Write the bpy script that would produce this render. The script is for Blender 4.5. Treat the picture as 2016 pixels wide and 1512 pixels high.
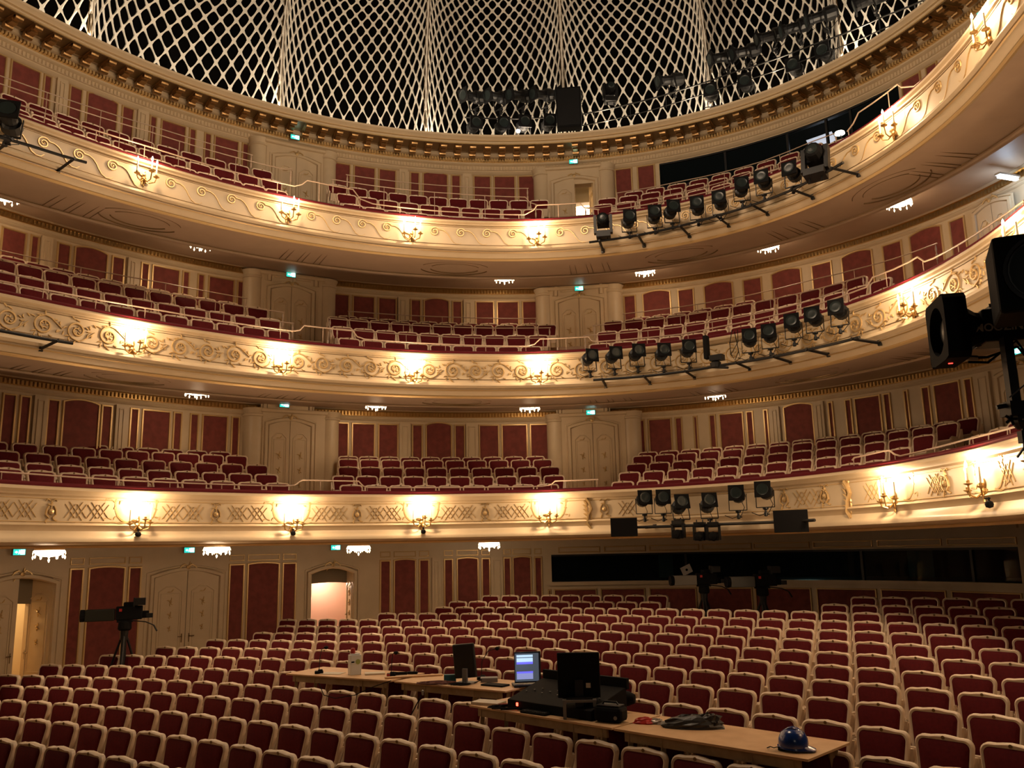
import bpy, bmesh, math, random
import numpy as np
from mathutils import Vector, Matrix
random.seed(7)
for _o in list(bpy.data.objects): bpy.data.objects.remove(_o)
SC = bpy.context.scene
COL = SC.collection
PI_, RO_, F_ = math.radians(10.95), math.radians(1.22), 1690.0   # camera pitch, roll, focal length in pixels of 2016
ZE = 3.4                                                        # eye height above the front of the stalls floor
# ---------------------------------------------------------------- camera
cd = bpy.data.cameras.new('camera'); cam = bpy.data.objects.new('camera', cd); COL.objects.link(cam)
_c, _s, _P, _Q = math.cos(RO_), math.sin(RO_), math.cos(PI_), math.sin(PI_)
_ex = Vector((_c, _Q*_s, -_P*_s)); _ey = Vector((_s, -_Q*_c, _P*_c)); _ez = -Vector((0, _P, _Q))
cam.matrix_world = Matrix(((_ex.x, _ey.x, _ez.x, 0), (_ex.y, _ey.y, _ez.y, 0), (_ex.z, _ey.z, _ez.z, ZE), (0, 0, 0, 1)))
cd.sensor_width = 36; cd.lens = F_/2016*36; cd.clip_start = .05; cd.clip_end = 200
SC.camera = cam
# ---------------------------------------------------------------- world, exposure
w = bpy.data.worlds.new('hall_dark'); SC.world = w; w.use_nodes = True
w.node_tree.nodes['Background'].inputs[0].default_value = (.010, .007, .005, 1)
w.node_tree.nodes['Background'].inputs[1].default_value = .4
SC.view_settings.view_transform = 'Standard'; SC.view_settings.look = 'None'
SC.view_settings.gamma = 1; SC.view_settings.use_curve_mapping = False
SC.view_settings.exposure = 0.0
cy = SC.cycles
cy.max_bounces = 5; cy.diffuse_bounces = 3; cy.glossy_bounces = 2; cy.transmission_bounces = 4; cy.transparent_max_bounces = 6
cy.use_denoising = True; cy.sample_clamp_indirect = 4; cy.caustics_reflective = False; cy.caustics_refractive = False
# light strengths in watts
W_SCONCE, W_LAMP, W_COVE, W_CHAND, W_SIGN = 52, 15, 90, 1150, 1.6
C_WARM, C_LAMP, C_COVE = (1, .69, .41), (1, .70, .43), (1, .82, .60)
# ---------------------------------------------------------------- pixel <-> place (used only to read off real positions)
def ray(px, py):
    x = (px-1008)/F_; y = -(py-756)/F_
    x, y = _c*x+_s*y, -_s*x+_c*y
    return x, _P-_Q*y, _Q+_P*y
def at_h(px, py, h):
    X, Y, Z = ray(px, py); t = h/Z
    return Vector((X*t, Y*t, h+ZE))
def proj(p):
    X, Y, Z = p[0], p[1], p[2]-ZE
    d = _P*Y+_Q*Z; y = (-_Q*Y+_P*Z)/d; x = X/d
    return 1008+F_*(_c*x-_s*y), 756-F_*(_s*x+_c*y)
def at_r(px, py, r):
    X, Y, Z = ray(px, py); t = r/math.hypot(X, Y)
    return Vector((X*t, Y*t, Z*t+ZE))
class Curve:
    """a plan curve given as azimuth (deg) -> distance; smoothed, with straight ends; s is arc length, o>0 is outward (away from the stage)"""
    def __init__(self, tab, deg, ext=6.0):
        a = np.radians([t[0] for t in tab]); r = np.array([t[1] for t in tab], float)
        k = np.polyfit(a, r, deg); aa = np.linspace(a.min(), a.max(), 260); rr = np.polyval(k, aa)
        P = np.stack([rr*np.sin(aa), rr*np.cos(aa)], 1)
        d0 = P[0]-P[6]; d0 /= np.linalg.norm(d0); d1 = P[-1]-P[-7]; d1 /= np.linalg.norm(d1)
        t = np.linspace(.2, ext, 24)[:, None]
        P = np.concatenate([(P[0]+d0*t)[::-1], P, P[-1]+d1*t])
        L = np.concatenate([[0], np.cumsum(np.hypot(*np.diff(P, axis=0).T))])
        n = int(L[-1]/.1); self.L = np.linspace(0, L[-1], n)
        self.P = np.stack([np.interp(self.L, L, P[:, i]) for i in (0, 1)], 1)
        T = np.gradient(self.P, axis=0); T /= np.linalg.norm(T, axis=1)[:, None]
        k = 9; T = np.stack([np.convolve(np.pad(T[:, i], k, mode='edge'), np.ones(2*k+1)/(2*k+1), 'valid') for i in (0, 1)], 1)
        T /= np.linalg.norm(T, axis=1)[:, None]
        self.T = T; self.N = np.stack([-T[:, 1], T[:, 0]], 1)
    def tn(self, s):
        return (np.array([np.interp(s, self.L, self.T[:, 0]), np.interp(s, self.L, self.T[:, 1])]),
                np.array([np.interp(s, self.L, self.N[:, 0]), np.interp(s, self.L, self.N[:, 1])]))
    def at(self, s, o=0., z=0.):
        x = np.interp(s, self.L, self.P[:, 0]); y = np.interp(s, self.L, self.P[:, 1])
        t, n = self.tn(s)
        return Vector((x+n[0]*o, y+n[1]*o, z+ZE))
    def s_of(self, px, py, o=0.):
        """arc length where the ray through a pixel meets the curve offset by o, and the height there"""
        X, Y, Z = ray(px, py); az = math.atan2(X, Y)
        Q = self.P+self.N*o; A = np.arctan2(Q[:, 0], Q[:, 1])
        i = int(np.argmax(A)); j = int(np.argmin(A[:i+1])) if i > 0 else 0
        s = float(np.interp(az, A[j:i+1], self.L[j:i+1]))
        p = self.at(s, o); r = math.hypot(p.x, p.y)
        return s, r*Z/math.hypot(X, Y)
    def yaw(self, s):
        t, n = self.tn(s); return math.atan2(t[1], t[0])
R2 = Curve([(-31.8, 16.53), (-30.3, 16.62), (-28.2, 16.9), (-25.3, 17.35), (-22, 17.72), (-17.1, 18.3), (-11.5, 18.8), (-5.8, 19.28), (0, 19.49), (5.3, 19.47), (11, 19.1), (17, 18.3),
            (23, 17.0), (25.4, 16.3), (27.4, 15.56), (28.6, 15.0), (30.1, 14.35), (32.5, 13.3)], 6)
R3 = R2
R1 = Curve([(-31, 16.5), (-26.5, 17.2), (-21.8, 18.0), (-16.8, 18.5), (-11.3, 18.75), (-5.8, 19.15), (0, 19.45), (5.4, 19.15), (11, 18.4), (15.3, 17.78), (20.45, 16.76), (24.35, 15.19),
            (28.07, 13.7), (30.87, 12.2), (33, 11.1)], 5)
WL = Curve([(-38, 19.6), (-30, 21.0), (-24.4, 21.96), (-18.6, 22.8), (-12.3, 23.45), (-5, 23.9), (1.2, 24.0), (9, 24.1), (15.2, 23.6), (22, 22.25), (28, 21.2), (32, 20.0), (38, 17.5)], 5, 3.0)
Z1, Z2, Z3 = 1.25, 4.47, 7.73        # heights of the three rims above the eye
# ---------------------------------------------------------------- materials
MATS = {}
def mat(name, col, rough=.6, metal=0., emit=None, es=0., noise=None, bump=0., nscale=20., coat=0., trans=0., alpha=1., spec=.5):
    m = bpy.data.materials.new(name); m.use_nodes = True; nt = m.node_tree; b = nt.nodes['Principled BSDF']
    b.inputs['Base Color'].default_value = (*col, 1); b.inputs['Roughness'].default_value = rough; b.inputs['Metallic'].default_value = metal
    b.inputs['Specular IOR Level'].default_value = spec
    if coat: b.inputs['Coat Weight'].default_value = coat; b.inputs['Coat Roughness'].default_value = .2
    if trans: b.inputs['Transmission Weight'].default_value = trans
    if alpha < 1: b.inputs['Alpha'].default_value = alpha
    if emit: b.inputs['Emission Color'].default_value = (*emit, 1); b.inputs['Emission Strength'].default_value = es
    if noise or bump:
        tc = nt.nodes.new('ShaderNodeTexCoord'); n = nt.nodes.new('ShaderNodeTexNoise'); n.inputs['Scale'].default_value = nscale; n.inputs['Detail'].default_value = 3
        nt.links.new(tc.outputs['Object'], n.inputs['Vector'])
        if noise:
            r = nt.nodes.new('ShaderNodeValToRGB'); r.color_ramp.elements[0].position = .35; r.color_ramp.elements[1].position = .65
            r.color_ramp.elements[0].color = (*noise, 1); r.color_ramp.elements[1].color = (*col, 1)
            nt.links.new(n.outputs['Fac'], r.inputs[0]); nt.links.new(r.outputs[0], b.inputs['Base Color'])
        if bump:
            bp = nt.nodes.new('ShaderNodeBump'); bp.inputs['Strength'].default_value = bump; bp.inputs['Distance'].default_value = .01
            nt.links.new(n.outputs['Fac'], bp.inputs['Height']); nt.links.new(bp.outputs[0], b.inputs['Normal'])
    MATS[name] = m; return m
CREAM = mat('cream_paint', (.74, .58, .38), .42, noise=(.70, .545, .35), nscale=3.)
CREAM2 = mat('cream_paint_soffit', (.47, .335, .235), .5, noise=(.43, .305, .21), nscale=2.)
GOLD = mat('gilding', (.70, .44, .17), .28, .92)
GOLDP = mat('pale_gilding', (.68, .47, .22), .38, .5)
DAMASK = mat('red_damask', (.25, .050, .038), .75, noise=(.19, .036, .027), nscale=7.)
VELVET = mat('dark_red_velvet', (.12, .008, .014), .8, spec=.2)
SEATRED = mat('chair_red_fabric', (.125, .009, .012), .85, noise=(.10, .007, .010), nscale=30., spec=.2)
SEATCR = mat('chair_cream_lacquer', (.80, .63, .46), .4)
BRASSD = mat('dark_brass', (.22, .14, .06), .4, .6)
BLACK = mat('black_metal', (.012, .012, .013), .45, .2)
BLACKM = mat('black_matt', (.007, .007, .008), .8, spec=.15)
GREYM = mat('grey_metal', (.30, .30, .30), .4, .7)
LENS = mat('lantern_lens', (.02, .028, .028), .3, 0, spec=.35)
GOLDD = mat('bright_gilding', (.88, .62, .28), .35, .45)
NET = mat('white_net', (.86, .80, .70), .55)
FLOORM = mat('oak_floor', (.42, .26, .13), .5, noise=(.34, .20, .10), nscale=5.)
WOOD = mat('plywood', (.74, .47, .25), .55, noise=(.64, .38, .19), nscale=4.)
PINE = mat('raw_pine', (.42, .30, .17), .7, noise=(.34, .23, .12), nscale=9.)
CANDLE = mat('candle_sleeve', (.75, .66, .50), .6)
FLAME = mat('candle_bulb', (1, .8, .5), .5, emit=(1, .74, .42), es=60)
GLOW = mat('crystal_lit', (1, .9, .7), .3, emit=(1, .78, .50), es=9)
CRYST = mat('crystal_drop', (1, .9, .75), .1, emit=(1, .80, .55), es=2.2)
GLASS = mat('window_glass', (.02, .03, .035), .03, alpha=.35)
VOID = mat('dark_void', (.004, .0035, .0035), .95, spec=.1)
WHITE = mat('white_plastic', (.72, .72, .70), .5)
GREYP = mat('grey_plastic', (.22, .21, .20), .55)
# ---------------------------------------------------------------- mesh helpers
class MB:
    def __init__(self): self.v = []; self.f = []; self.mi = []; self.cur = 0
    def add(self, vs, fs):
        k = len(self.v); self.v += [tuple(x) for x in vs]; self.f += [tuple(i+k for i in f) for f in fs]; self.mi += [self.cur]*len(fs)
    def box(self, c, s, M=None):
        hx, hy, hz = s[0]/2, s[1]/2, s[2]/2
        vs = [Vector((c[0]+a*hx, c[1]+b*hy, c[2]+d*hz)) for a in (-1, 1) for b in (-1, 1) for d in (-1, 1)]
        if M is not None: vs = [M @ v for v in vs]
        self.add(vs, [(0, 1, 3, 2), (4, 6, 7, 5), (0, 4, 5, 1), (2, 3, 7, 6), (0, 2, 6, 4), (1, 5, 7, 3)])
    def tube(self, pts, r, n=6, cap=True, r2=None):
        pts = [Vector(p) for p in pts]; rings = []; up = None
        for i, p in enumerate(pts):
            t = (pts[min(i+1, len(pts)-1)]-pts[max(i-1, 0)])
            if t.length < 1e-9: t = Vector((0, 0, 1))
            t.normalize()
            if up is None:
                up = Vector((0, 0, 1)) if abs(t.z) < .9 else Vector((1, 0, 0))
            a = t.cross(up); a.normalize(); b = a.cross(t); up = b
            rr = r if r2 is None else r+(r2-r)*i/(len(pts)-1)
            rings.append([p+a*rr*math.cos(2*math.pi*k/n)+b*rr*math.sin(2*math.pi*k/n) for k in range(n)])
        vs = [v for g in rings for v in g]; fs = []
        for i in range(len(rings)-1):
            for k in range(n):
                fs.append((i*n+k, i*n+(k+1) % n, (i+1)*n+(k+1) % n, (i+1)*n+k))
        if cap: fs += [tuple(range(n))[::-1], tuple(range((len(rings)-1)*n, len(rings)*n))]
        self.add(vs, fs)
    def lathe(self, prof, c, n=12, M=None, ax='z'):
        vs = []; fs = []
        for (r, h) in prof:
            for k in range(n):
                a = 2*math.pi*k/n; x, y = r*math.cos(a), r*math.sin(a)
                v = Vector((x, y, h)) if ax == 'z' else (Vector((x, h, y)) if ax == 'y' else Vector((h, x, y)))
                if M is not None: v = M @ v
                vs.append(v+Vector(c))
        for i in range(len(prof)-1):
            for k in range(n): fs.append((i*n+k, i*n+(k+1) % n, (i+1)*n+(k+1) % n, (i+1)*n+k))
        if prof[0][0] > 1e-4: fs.append(tuple(range(n))[::-1])
        if prof[-1][0] > 1e-4: fs.append(tuple(range((len(prof)-1)*n, len(prof)*n)))
        self.add(vs, fs)
    def loops(self, A, B):
        """quads between two closed loops of equal length"""
        n = len(A); self.add(list(A)+list(B), [(k, (k+1) % n, n+(k+1) % n, n+k) for k in range(n)])
    def fan(self, A): self.add(A, [tuple(range(len(A)))])
    def xform(self, M): self.v = [tuple(M @ Vector(v)) for v in self.v]; return self
    def build(self, name, mats, parent=None, loc=None, smooth=False, bevel=0):
        me = bpy.data.meshes.new(name); me.from_pydata(self.v, [], self.f)
        for m in (mats if isinstance(mats, (list, tuple)) else [mats]): me.materials.append(m)
        if max(self.mi, default=0) > 0: me.polygons.foreach_set('material_index', self.mi)
        bm = bmesh.new(); bm.from_mesh(me); bmesh.ops.remove_doubles(bm, verts=bm.verts, dist=1e-5); bmesh.ops.recalc_face_normals(bm, faces=bm.faces); bm.to_mesh(me); bm.free()
        if smooth:
            me.polygons.foreach_set('use_smooth', [True]*len(me.polygons))
            try: me.set_sharp_from_angle(angle=math.radians(40))
            except Exception: pass
        o = bpy.data.objects.new(name, me); COL.objects.link(o)
        if loc is not None: o.location = loc
        if parent is not None: o.parent = parent
        if bevel:
            md = o.modifiers.new('edge', 'BEVEL'); md.width = bevel; md.segments = 2; md.limit_method = 'ANGLE'
        return o
def tag(o, label=None, cat=None, group=None, kind=None):
    if label: o['label'] = label
    if cat: o['category'] = cat
    if group: o['group'] = group
    if kind: o['kind'] = kind
    return o
def thing(name, label, cat, loc=(0, 0, 0), rz=0., group=None, kind=None, M=None):
    o = bpy.data.objects.new(name, None); COL.objects.link(o); o.empty_display_size = .1
    if M is not None: o.matrix_world = M
    else: o.location = loc; o.rotation_euler = (0, 0, rz)
    return tag(o, label, cat, group, kind)
KIDS = {}
def kids(o): return [c for c in o.children]
def copy_tree(o, parent=None):
    c = o.copy(); COL.objects.link(c)
    if parent is not None: c.parent = parent
    for ch in o.children: copy_tree(ch, c)
    return c
def sweep(mb, cv, prof, s0, s1, ds=.3, close=False, ends=True):
    """prof: list of (o, z) carried along the plan curve"""
    n = max(2, int(abs(s1-s0)/ds)+1); S = np.linspace(s0, s1, n); k = len(prof)
    vs = [cv.at(s, o, z) for s in S for (o, z) in prof]; fs = []
    m = k if close else k-1
    for i in range(n-1):
        for j in range(m):
            a, b = i*k+j, i*k+(j+1) % k
            fs.append((a, b, b+k, a+k))
    if close and ends: fs += [tuple(range(k)), tuple(range((n-1)*k, n*k))]
    mb.add(vs, fs)
def ribbon(mb, path, wd, h, mp, closed=False, flat=False):
    """a raised moulding following a 2-D path (u, v); mp(u, v, lift) -> 3-D"""
    P = [Vector((p[0], p[1])) for p in path]; n = len(P); secs = []
    for i in range(n):
        a = P[(i-1) % n] if (closed or i > 0) else P[i]; b = P[(i+1) % n] if (closed or i < n-1) else P[i]
        d1 = (P[i]-a); d2 = (b-P[i])
        d1 = d1.normalized() if d1.length > 1e-9 else d2.normalized(); d2 = d2.normalized() if d2.length > 1e-9 else d1
        t = d1+d2; t = t.normalized() if t.length > 1e-6 else d1
        nn = Vector((-t.y, t.x)); sc = 1/max(.5, nn.dot(Vector((-d1.y, d1.x))))
        ww = wd(i/(n-1)) if callable(wd) else wd
        q = [(-.5, 0), (-.28, h), (.28, h), (.5, 0)] if not flat else [(-.5, 0), (-.5, h), (.5, h), (.5, 0)]
        secs.append([mp(P[i].x+nn.x*ww*sc*a_, P[i].y+nn.y*ww*sc*a_, l_) for a_, l_ in q])
    vs = [v for s in secs for v in s]; fs = []
    for i in range(n if closed else n-1):
        j = (i+1) % n
        for k in range(3): fs.append((i*4+k, i*4+k+1, j*4+k+1, j*4+k))
    if not closed: fs += [(0, 1, 2, 3), ((n-1)*4, (n-1)*4+3, (n-1)*4+2, (n-1)*4+1)]
    mb.add(vs, fs)
def light(name, loc, power, col, r=.05, parent=None, kind='POINT'):
    l = bpy.data.lights.new(name, kind); l.energy = power; l.color = col
    if kind == 'POINT': l.shadow_soft_size = r
    o = bpy.data.objects.new(name, l); COL.objects.link(o); o.location = loc
    if parent is not None: o.parent = parent
    return o
ORD = 'first second third fourth fifth sixth seventh eighth ninth tenth eleventh twelfth thirteenth fourteenth fifteenth sixteenth seventeenth eighteenth nineteenth twentieth twenty-first twenty-second twenty-third twenty-fourth twenty-fifth twenty-sixth twenty-seventh twenty-eighth twenty-ninth thirtieth thirty-first thirty-second thirty-third thirty-fourth thirty-fifth'.split()
# ================================================================ floor of the stalls
CX, CY = -20.5563, -14.3400; TILT = (.09789, -.02173); WD = .58
STALLS = [('A', 42.319, -1.127, .4891, 21), ('B', 41.442, -1.225, .4780, 22), ('C', 40.573, -1.308, .4810, 22), ('D', 39.692, -1.388, .4546, 24), ('E', 38.811, -1.467, .3972, 27),
    ('F', 37.928, -1.540, .4139, 26), ('G', 37.067, -1.611, .4154, 26), ('H', 36.181, -1.676, .4013, 26), ('I', 35.317, -1.740, .3860, 27), ('J', 34.432, -1.803, .3698, 28),
    ('K', 33.541, -1.880, .3532, 29), ('L', 32.628, -1.947, .3541, 27), ('M', 31.777, -1.987, .3890, 23), ('N', 30.904, -2.047, .4280, 17), ('O', 29.980, -2.082, .4705, 12), ('P', 29.023, -2.098, .5176, 7)]
CH = .97                                   # chair height at the number plate
def tilt(a):
    b = (a-.5)*45; return TILT[0]*b/10+TILT[1]*b*b/100
def stall_z(R, a):
    """chair-top height relative to the eye"""
    rs = [r[1] for r in STALLS][::-1]; zs = [r[2] for r in STALLS][::-1]
    return float(np.interp(R, rs, zs))+max(-.5, tilt(a))
mb = MB(); NR, NA = 56, 60
Rg = np.linspace(22, 47.5, NR); Ag = np.linspace(.20, 1.02, NA)
mb.add([(CX+R*math.sin(a), CY+R*math.cos(a), stall_z(R, min(max(a, .3), .85))-CH+ZE-.01) for R in Rg for a in Ag],
       [(i*NA+j, i*NA+j+1, (i+1)*NA+j+1, (i+1)*NA+j) for i in range(NR-1) for j in range(NA-1)])
fl = mb.build('floor', FLOORM, smooth=True); tag(fl, kind='structure')
# ================================================================ walls
def wall_patch(mb, cv, o, s0, s1, z0, z1, holes=(), ds=.5):
    S = sorted({round(x, 4) for x in list(np.arange(s0, s1, ds))+[s1]+[h for H in holes for h in H[:2] if s0 < h < s1]})
    Zs = sorted({z0, z1}|{h for H in holes for h in H[2:4] if z0 < h < z1})
    for a, b in zip(S, S[1:]):
        for c, d in zip(Zs, Zs[1:]):
            ms, mz = (a+b)/2, (c+d)/2
            if any(H[0] < ms < H[1] and H[2] < mz < H[3] for H in holes): continue
            mb.add([cv.at(a, o, c), cv.at(b, o, c), cv.at(b, o, d), cv.at(a, o, d)], [(0, 1, 2, 3)])
def wmap(cv, o): return lambda u, v, l: cv.at(u, o-l, v)
def rectpath(a, b, c, d, arch=0., n=8):
    """closed outline in (s, z); arch lifts the middle of the top"""
    p = [(a, c), (b, c), (b, d)]
    if arch: p += [(b+(a-b)*t, d+arch*math.sin(math.pi*t)**.8) for t in np.linspace(0, 1, n+1)[1:-1]]
    return p+[(a, d)]
SL, SR = 0.1, WL.L[-1]-.1
def sx(px, py, o=0.): return WL.s_of(px, py, o)[0]
def red_panel(wall, x0, x1, yref, z0, z1, arch=0., fw=.055):
    a, b = sx(x0, yref), sx(x1, yref)
    m = MB(); n = 7 if arch else 3
    top = [(a+(b-a)*t, z1+(arch*math.sin(math.pi*t)**.8 if arch else 0)) for t in np.linspace(0, 1, n)]
    for (u0, v0), (u1, v1) in zip(top, top[1:]):
        m.add([WL.at(u0, -.008, z0), WL.at(u1, -.008, z0), WL.at(u1, -.008, v1), WL.at(u0, -.008, v0)], [(0, 1, 2, 3)])
    p = m.build('fabric_panel', DAMASK, wall)
    m = MB(); ribbon(m, rectpath(a, b, z0, z1, arch), fw, .035, wmap(WL, 0), closed=True)
    m.build('gilt_frame', GOLDP, p)
    return p
def pilaster(wall, x0, x1, yref, z0, z1):
    a, b = sx(x0, yref), sx(x1, yref); m = MB()
    sweep(m, WL, [(0, z0), (-.07, z0), (-.07, z1), (0, z1)], a-.08, b+.08, .2)
    m.add([WL.at(a-.08, 0, z0), WL.at(a-.08, -.07, z0), WL.at(a-.08, -.07, z1), WL.at(a-.08, 0, z1), WL.at(b+.08, 0, z0), WL.at(b+.08, -.07, z0), WL.at(b+.08, -.07, z1), WL.at(b+.08, 0, z1)], [(0, 1, 2, 3), (4, 5, 6, 7)])
    ribbon(m, rectpath(a, b, z0+.1, z1-.1), .035, .02, wmap(WL, -.07), closed=True)
    m.build('pilaster', CREAM, wall)
def entablature(wall, z, s0=SL, s1=SR):
    m = MB(); sweep(m, WL, [(0, z), (-.05, z+.02), (-.07, z+.05), (-.05, z+.08), (-.08, z+.12)], s0, s1); m.build('moulding', CREAM, wall, smooth=True)
    m = MB(); sweep(m, WL, [(-.08, z+.12), (-.10, z+.13), (-.10, z+.25), (-.14, z+.27)], s0, s1)
    n = int((s1-s0)/.09)
    for i in range(n):
        s = s0+.05+i*.09; m.add([WL.at(s, -.1, z+.14), WL.at(s+.025, -.125, z+.14), WL.at(s+.05, -.1, z+.14), WL.at(s, -.1, z+.24), WL.at(s+.025, -.125, z+.24), WL.at(s+.05, -.1, z+.24)], [(0, 1, 4, 3), (1, 2, 5, 4)])
    m.build('fluted_band_molding', GOLD, wall)
    m = MB(); sweep(m, WL, [(-.14, z+.27), (-.2, z+.30), (-.2, z+.33), (-.32, z+.40)], s0, s1); m.build('moulding', CREAM, wall, smooth=True)
LV = {   # level: wall z range, panel z range, panels (x0, x1, kind) read at yref
 'first': dict(z0=.9, z1=3.9, p0=1.75, p1=3.48, P=[(0, 25, 'r', 850), (35, 54, 'r', 850), (68, 80, 'p', 850), (90, 112, 'r', 850), (121, 192, 'a', 850), (198, 217, 'r', 850), (231, 239, 'p', 850), (255, 270, 'r', 850),
    (279, 333, 'r', 850), (341, 356, 'r', 850), (374, 389, 'r', 850), (398, 447, 'r', 850), (456, 470, 'r', 850), (646, 685, 'r', 880), (693, 737, 'r', 880), (745, 783, 'r', 880), (792, 802, 'p', 880),
    (812, 831, 'r', 880), (839, 889, 'a', 880), (896, 915, 'r', 880), (923, 936, 'p', 880), (944, 982, 'r', 880), (989, 1038, 'r', 880), (1045, 1084, 'r', 880), (1257, 1269, 'r', 850), (1278, 1322, 'r', 850),
    (1331, 1343, 'r', 850), (1368, 1374, 'r', 860), (1399, 1410, 'r', 860), (1419, 1465, 'r', 860), (1473, 1485, 'r', 860), (1506, 1513, 'r', 840), (1524, 1531, 'p', 840), (1545, 1602, 'a', 830), (1610, 1618, 'p', 820),
    (1633, 1641, 'r', 820), (1666, 1677, 'r', 810), (1685, 1735, 'r', 810), (1743, 1755, 'r', 810), (1783, 1790, 'r', 800), (1819, 1833, 'r', 800), (1842, 1893, 'r', 790), (1904, 1918, 'r', 790), (1935, 1950, 'p', 790)]),
 'second': dict(z0=4.4, z1=7.55, p0=5.35, p1=7.10, P=[(0, 48, 'r', 500), (59, 74, 'r', 500), (85, 93, 'p', 500), (112, 137, 'r', 510), (146, 211, 'a', 515), (221, 244, 'r', 520), (257, 264, 'p', 520), (278, 292, 'r', 540), (300, 353, 'r', 540),
    (360, 372, 'r', 550), (390, 402, 'r', 550), (411, 461, 'r', 560), (468, 481, 'r', 560), (649, 687, 'r', 600), (695, 737, 'r', 600), (745, 780, 'r', 600), (789, 798, 'p', 600), (809, 828, 'r', 610), (835, 884, 'a', 610),
    (891, 909, 'r', 610), (918, 926, 'p', 610), (937, 972, 'r', 615), (979, 1021, 'r', 615), (1029, 1065, 'r', 615), (1229, 1251, 'r', 600), (1266, 1320, 'a', 595), (1336, 1366, 'r', 590), (1387, 1443, 'a', 580), (1464, 1500, 'r', 570),
    (1520, 1579, 'a', 560), (1600, 1639, 'r', 545), (1659, 1720, 'a', 530), (1739, 1777, 'r', 500), (1792, 1857, 'a', 480), (1872, 1902, 'r', 460)]),
 'third': dict(z0=7.6, z1=11.1, p0=9.0, p1=11.0, P=[(-30, 8, 'r', 160), (18, 77, 'r', 170), (85, 99, 'r', 180), (115, 123, 'p', 190), (136, 160, 'r', 200), (170, 231, 'a', 215), (240, 262, 'r', 230), (275, 284, 'p', 240), (295, 307, 'r', 250), (317, 365, 'r', 260),
    (373, 385, 'r', 270), (403, 415, 'r', 280), (422, 469, 'r', 290), (477, 489, 'r', 300), (654, 689, 'r', 340), (697, 738, 'r', 345), (746, 779, 'r', 350), (791, 797, 'p', 355), (808, 825, 'r', 355), (833, 881, 'a', 360),
    (889, 906, 'r', 365), (916, 923, 'p', 365), (933, 966, 'r', 370), (973, 1014, 'r', 370), (1021, 1054, 'r', 370), (1212, 1244, 'r', 355), (1256, 1289, 'r', 350), (1776, 1814, 'r', 170), (1824, 1846, 'r', 140)]),
 'stalls': dict(z0=-3.6, z1=.35, p0=-2.75, p1=-.21, P=[(138, 163, 'r', 1130), (175, 245, 'a', 1130), (254, 277, 'r', 1130), (452, 480, 'r', 1125), (488, 549, 'a', 1125), (557, 582, 'r', 1125), (749, 768, 'r', 1120), (776, 818, 'a', 1120),
    (826, 844, 'r', 1120), (875, 891, 'r', 1115), (900, 941, 'a', 1115), (949, 964, 'r', 1115), (992, 1005, 'r', 1110), (1010, 1045, 'a', 1110), (1053, 1066, 'r', 1110), (856, 862, 'p', 1115), (972, 984, 'p', 1112)]),
}
def dz(px, py, o=0.): return WL.s_of(px, py, o)[1]
# openings
s_w3a, s_w3b = sx(1301, 380), sx(1768, 170)
s_w1a = sx(1086, 1120); s_w1b = sx(2008, 1110)
W1Z = (-.88, -.15)
OPEN3 = (sx(1132, 380, -.3), sx(1168, 380, -.3), 7.6, 10.55)
OPENG = [(sx(-45, 1200), sx(100, 1200), -3.6, -.35), (sx(613, 1150), sx(694, 1150), -3.6, -.32)]
WALLS = {}
for nm, d in LV.items():
    m = MB(); holes = []
    if nm == 'third': holes = [(s_w3a, s_w3b, 8.9, 11.0), OPEN3]
    if nm == 'stalls': holes = [(s_w1a, s_w1b, W1Z[0], W1Z[1])]+OPENG
    wall_patch(m, WL, 0, SL, SR, d['z0'], d['z1'], holes)
    wl = m.build({'first': 'wall_first_tier', 'second': 'wall_second_tier', 'third': 'wall_third_tier', 'stalls': 'wall_back'}[nm], CREAM); tag(wl, kind='structure'); WALLS[nm] = wl
    for x0, x1, k, yr in d['P']:
        if k == 'p': pilaster(wl, x0, x1, yr, d['p0'], d['p1']+.05)
        else: red_panel(wl, x0, x1, yr, d['p0'], d['p1'], (.035 if nm == 'stalls' else .075) if k == 'a' else 0.)
        if nm == 'stalls' and k != 'p':
            a, b = sx(x0, yr), sx(x1, yr); m = MB(); ribbon(m, rectpath(a, b, -.11, .02), .03, .02, wmap(WL, 0), closed=True); m.build('moulding', GOLDP, wl)
for nm in ('first', 'second'): entablature(WALLS[nm], LV[nm]['p1']+.08)
# wide beam with small panels over the sound window, and red panels under its sill
wl = WALLS['stalls']
xs = [(1100, 1180), (1190, 1270), (1279, 1375), (1383, 1478), (1484, 1592), (1601, 1716), (1727, 1852), (1864, 2000)]
for (a, b), yr in zip(xs, [1085, 1083, 1080, 1076, 1072, 1068, 1062, 1057]):
    m = MB(); ribbon(m, rectpath(sx(a, yr), sx(b, yr), -.09, .04), .035, .025, wmap(WL, 0), closed=True); m.build('moulding', GOLDP, wl)
for a, b in [(1080, 1084), (1092, 1174), (1184, 1269), (1280, 1370), (1378, 1480), (1488, 1596), (1609, 1725), (1736, 1862), (1875, 2011)]:
    red_panel(wl, a, b, 1165, -2.0, -1.09, 0, .04)
m = MB(); sweep(m, WL, [(0, W1Z[0]-.1), (-.08, W1Z[0]-.1), (-.08, W1Z[0]), (.3, W1Z[0])], s_w1a-.1, s_w1b+.2); m.build('window_sill', CREAM, wl)
# skirting along the stalls wall
m = MB(); wall_patch(m, WL, -.03, SL, SR, -3.6, -2.85, [(a, b, c, d) for a, b, c, d in OPENG]); tag(m.build('baseboard_back', CREAM), kind='structure')
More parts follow.
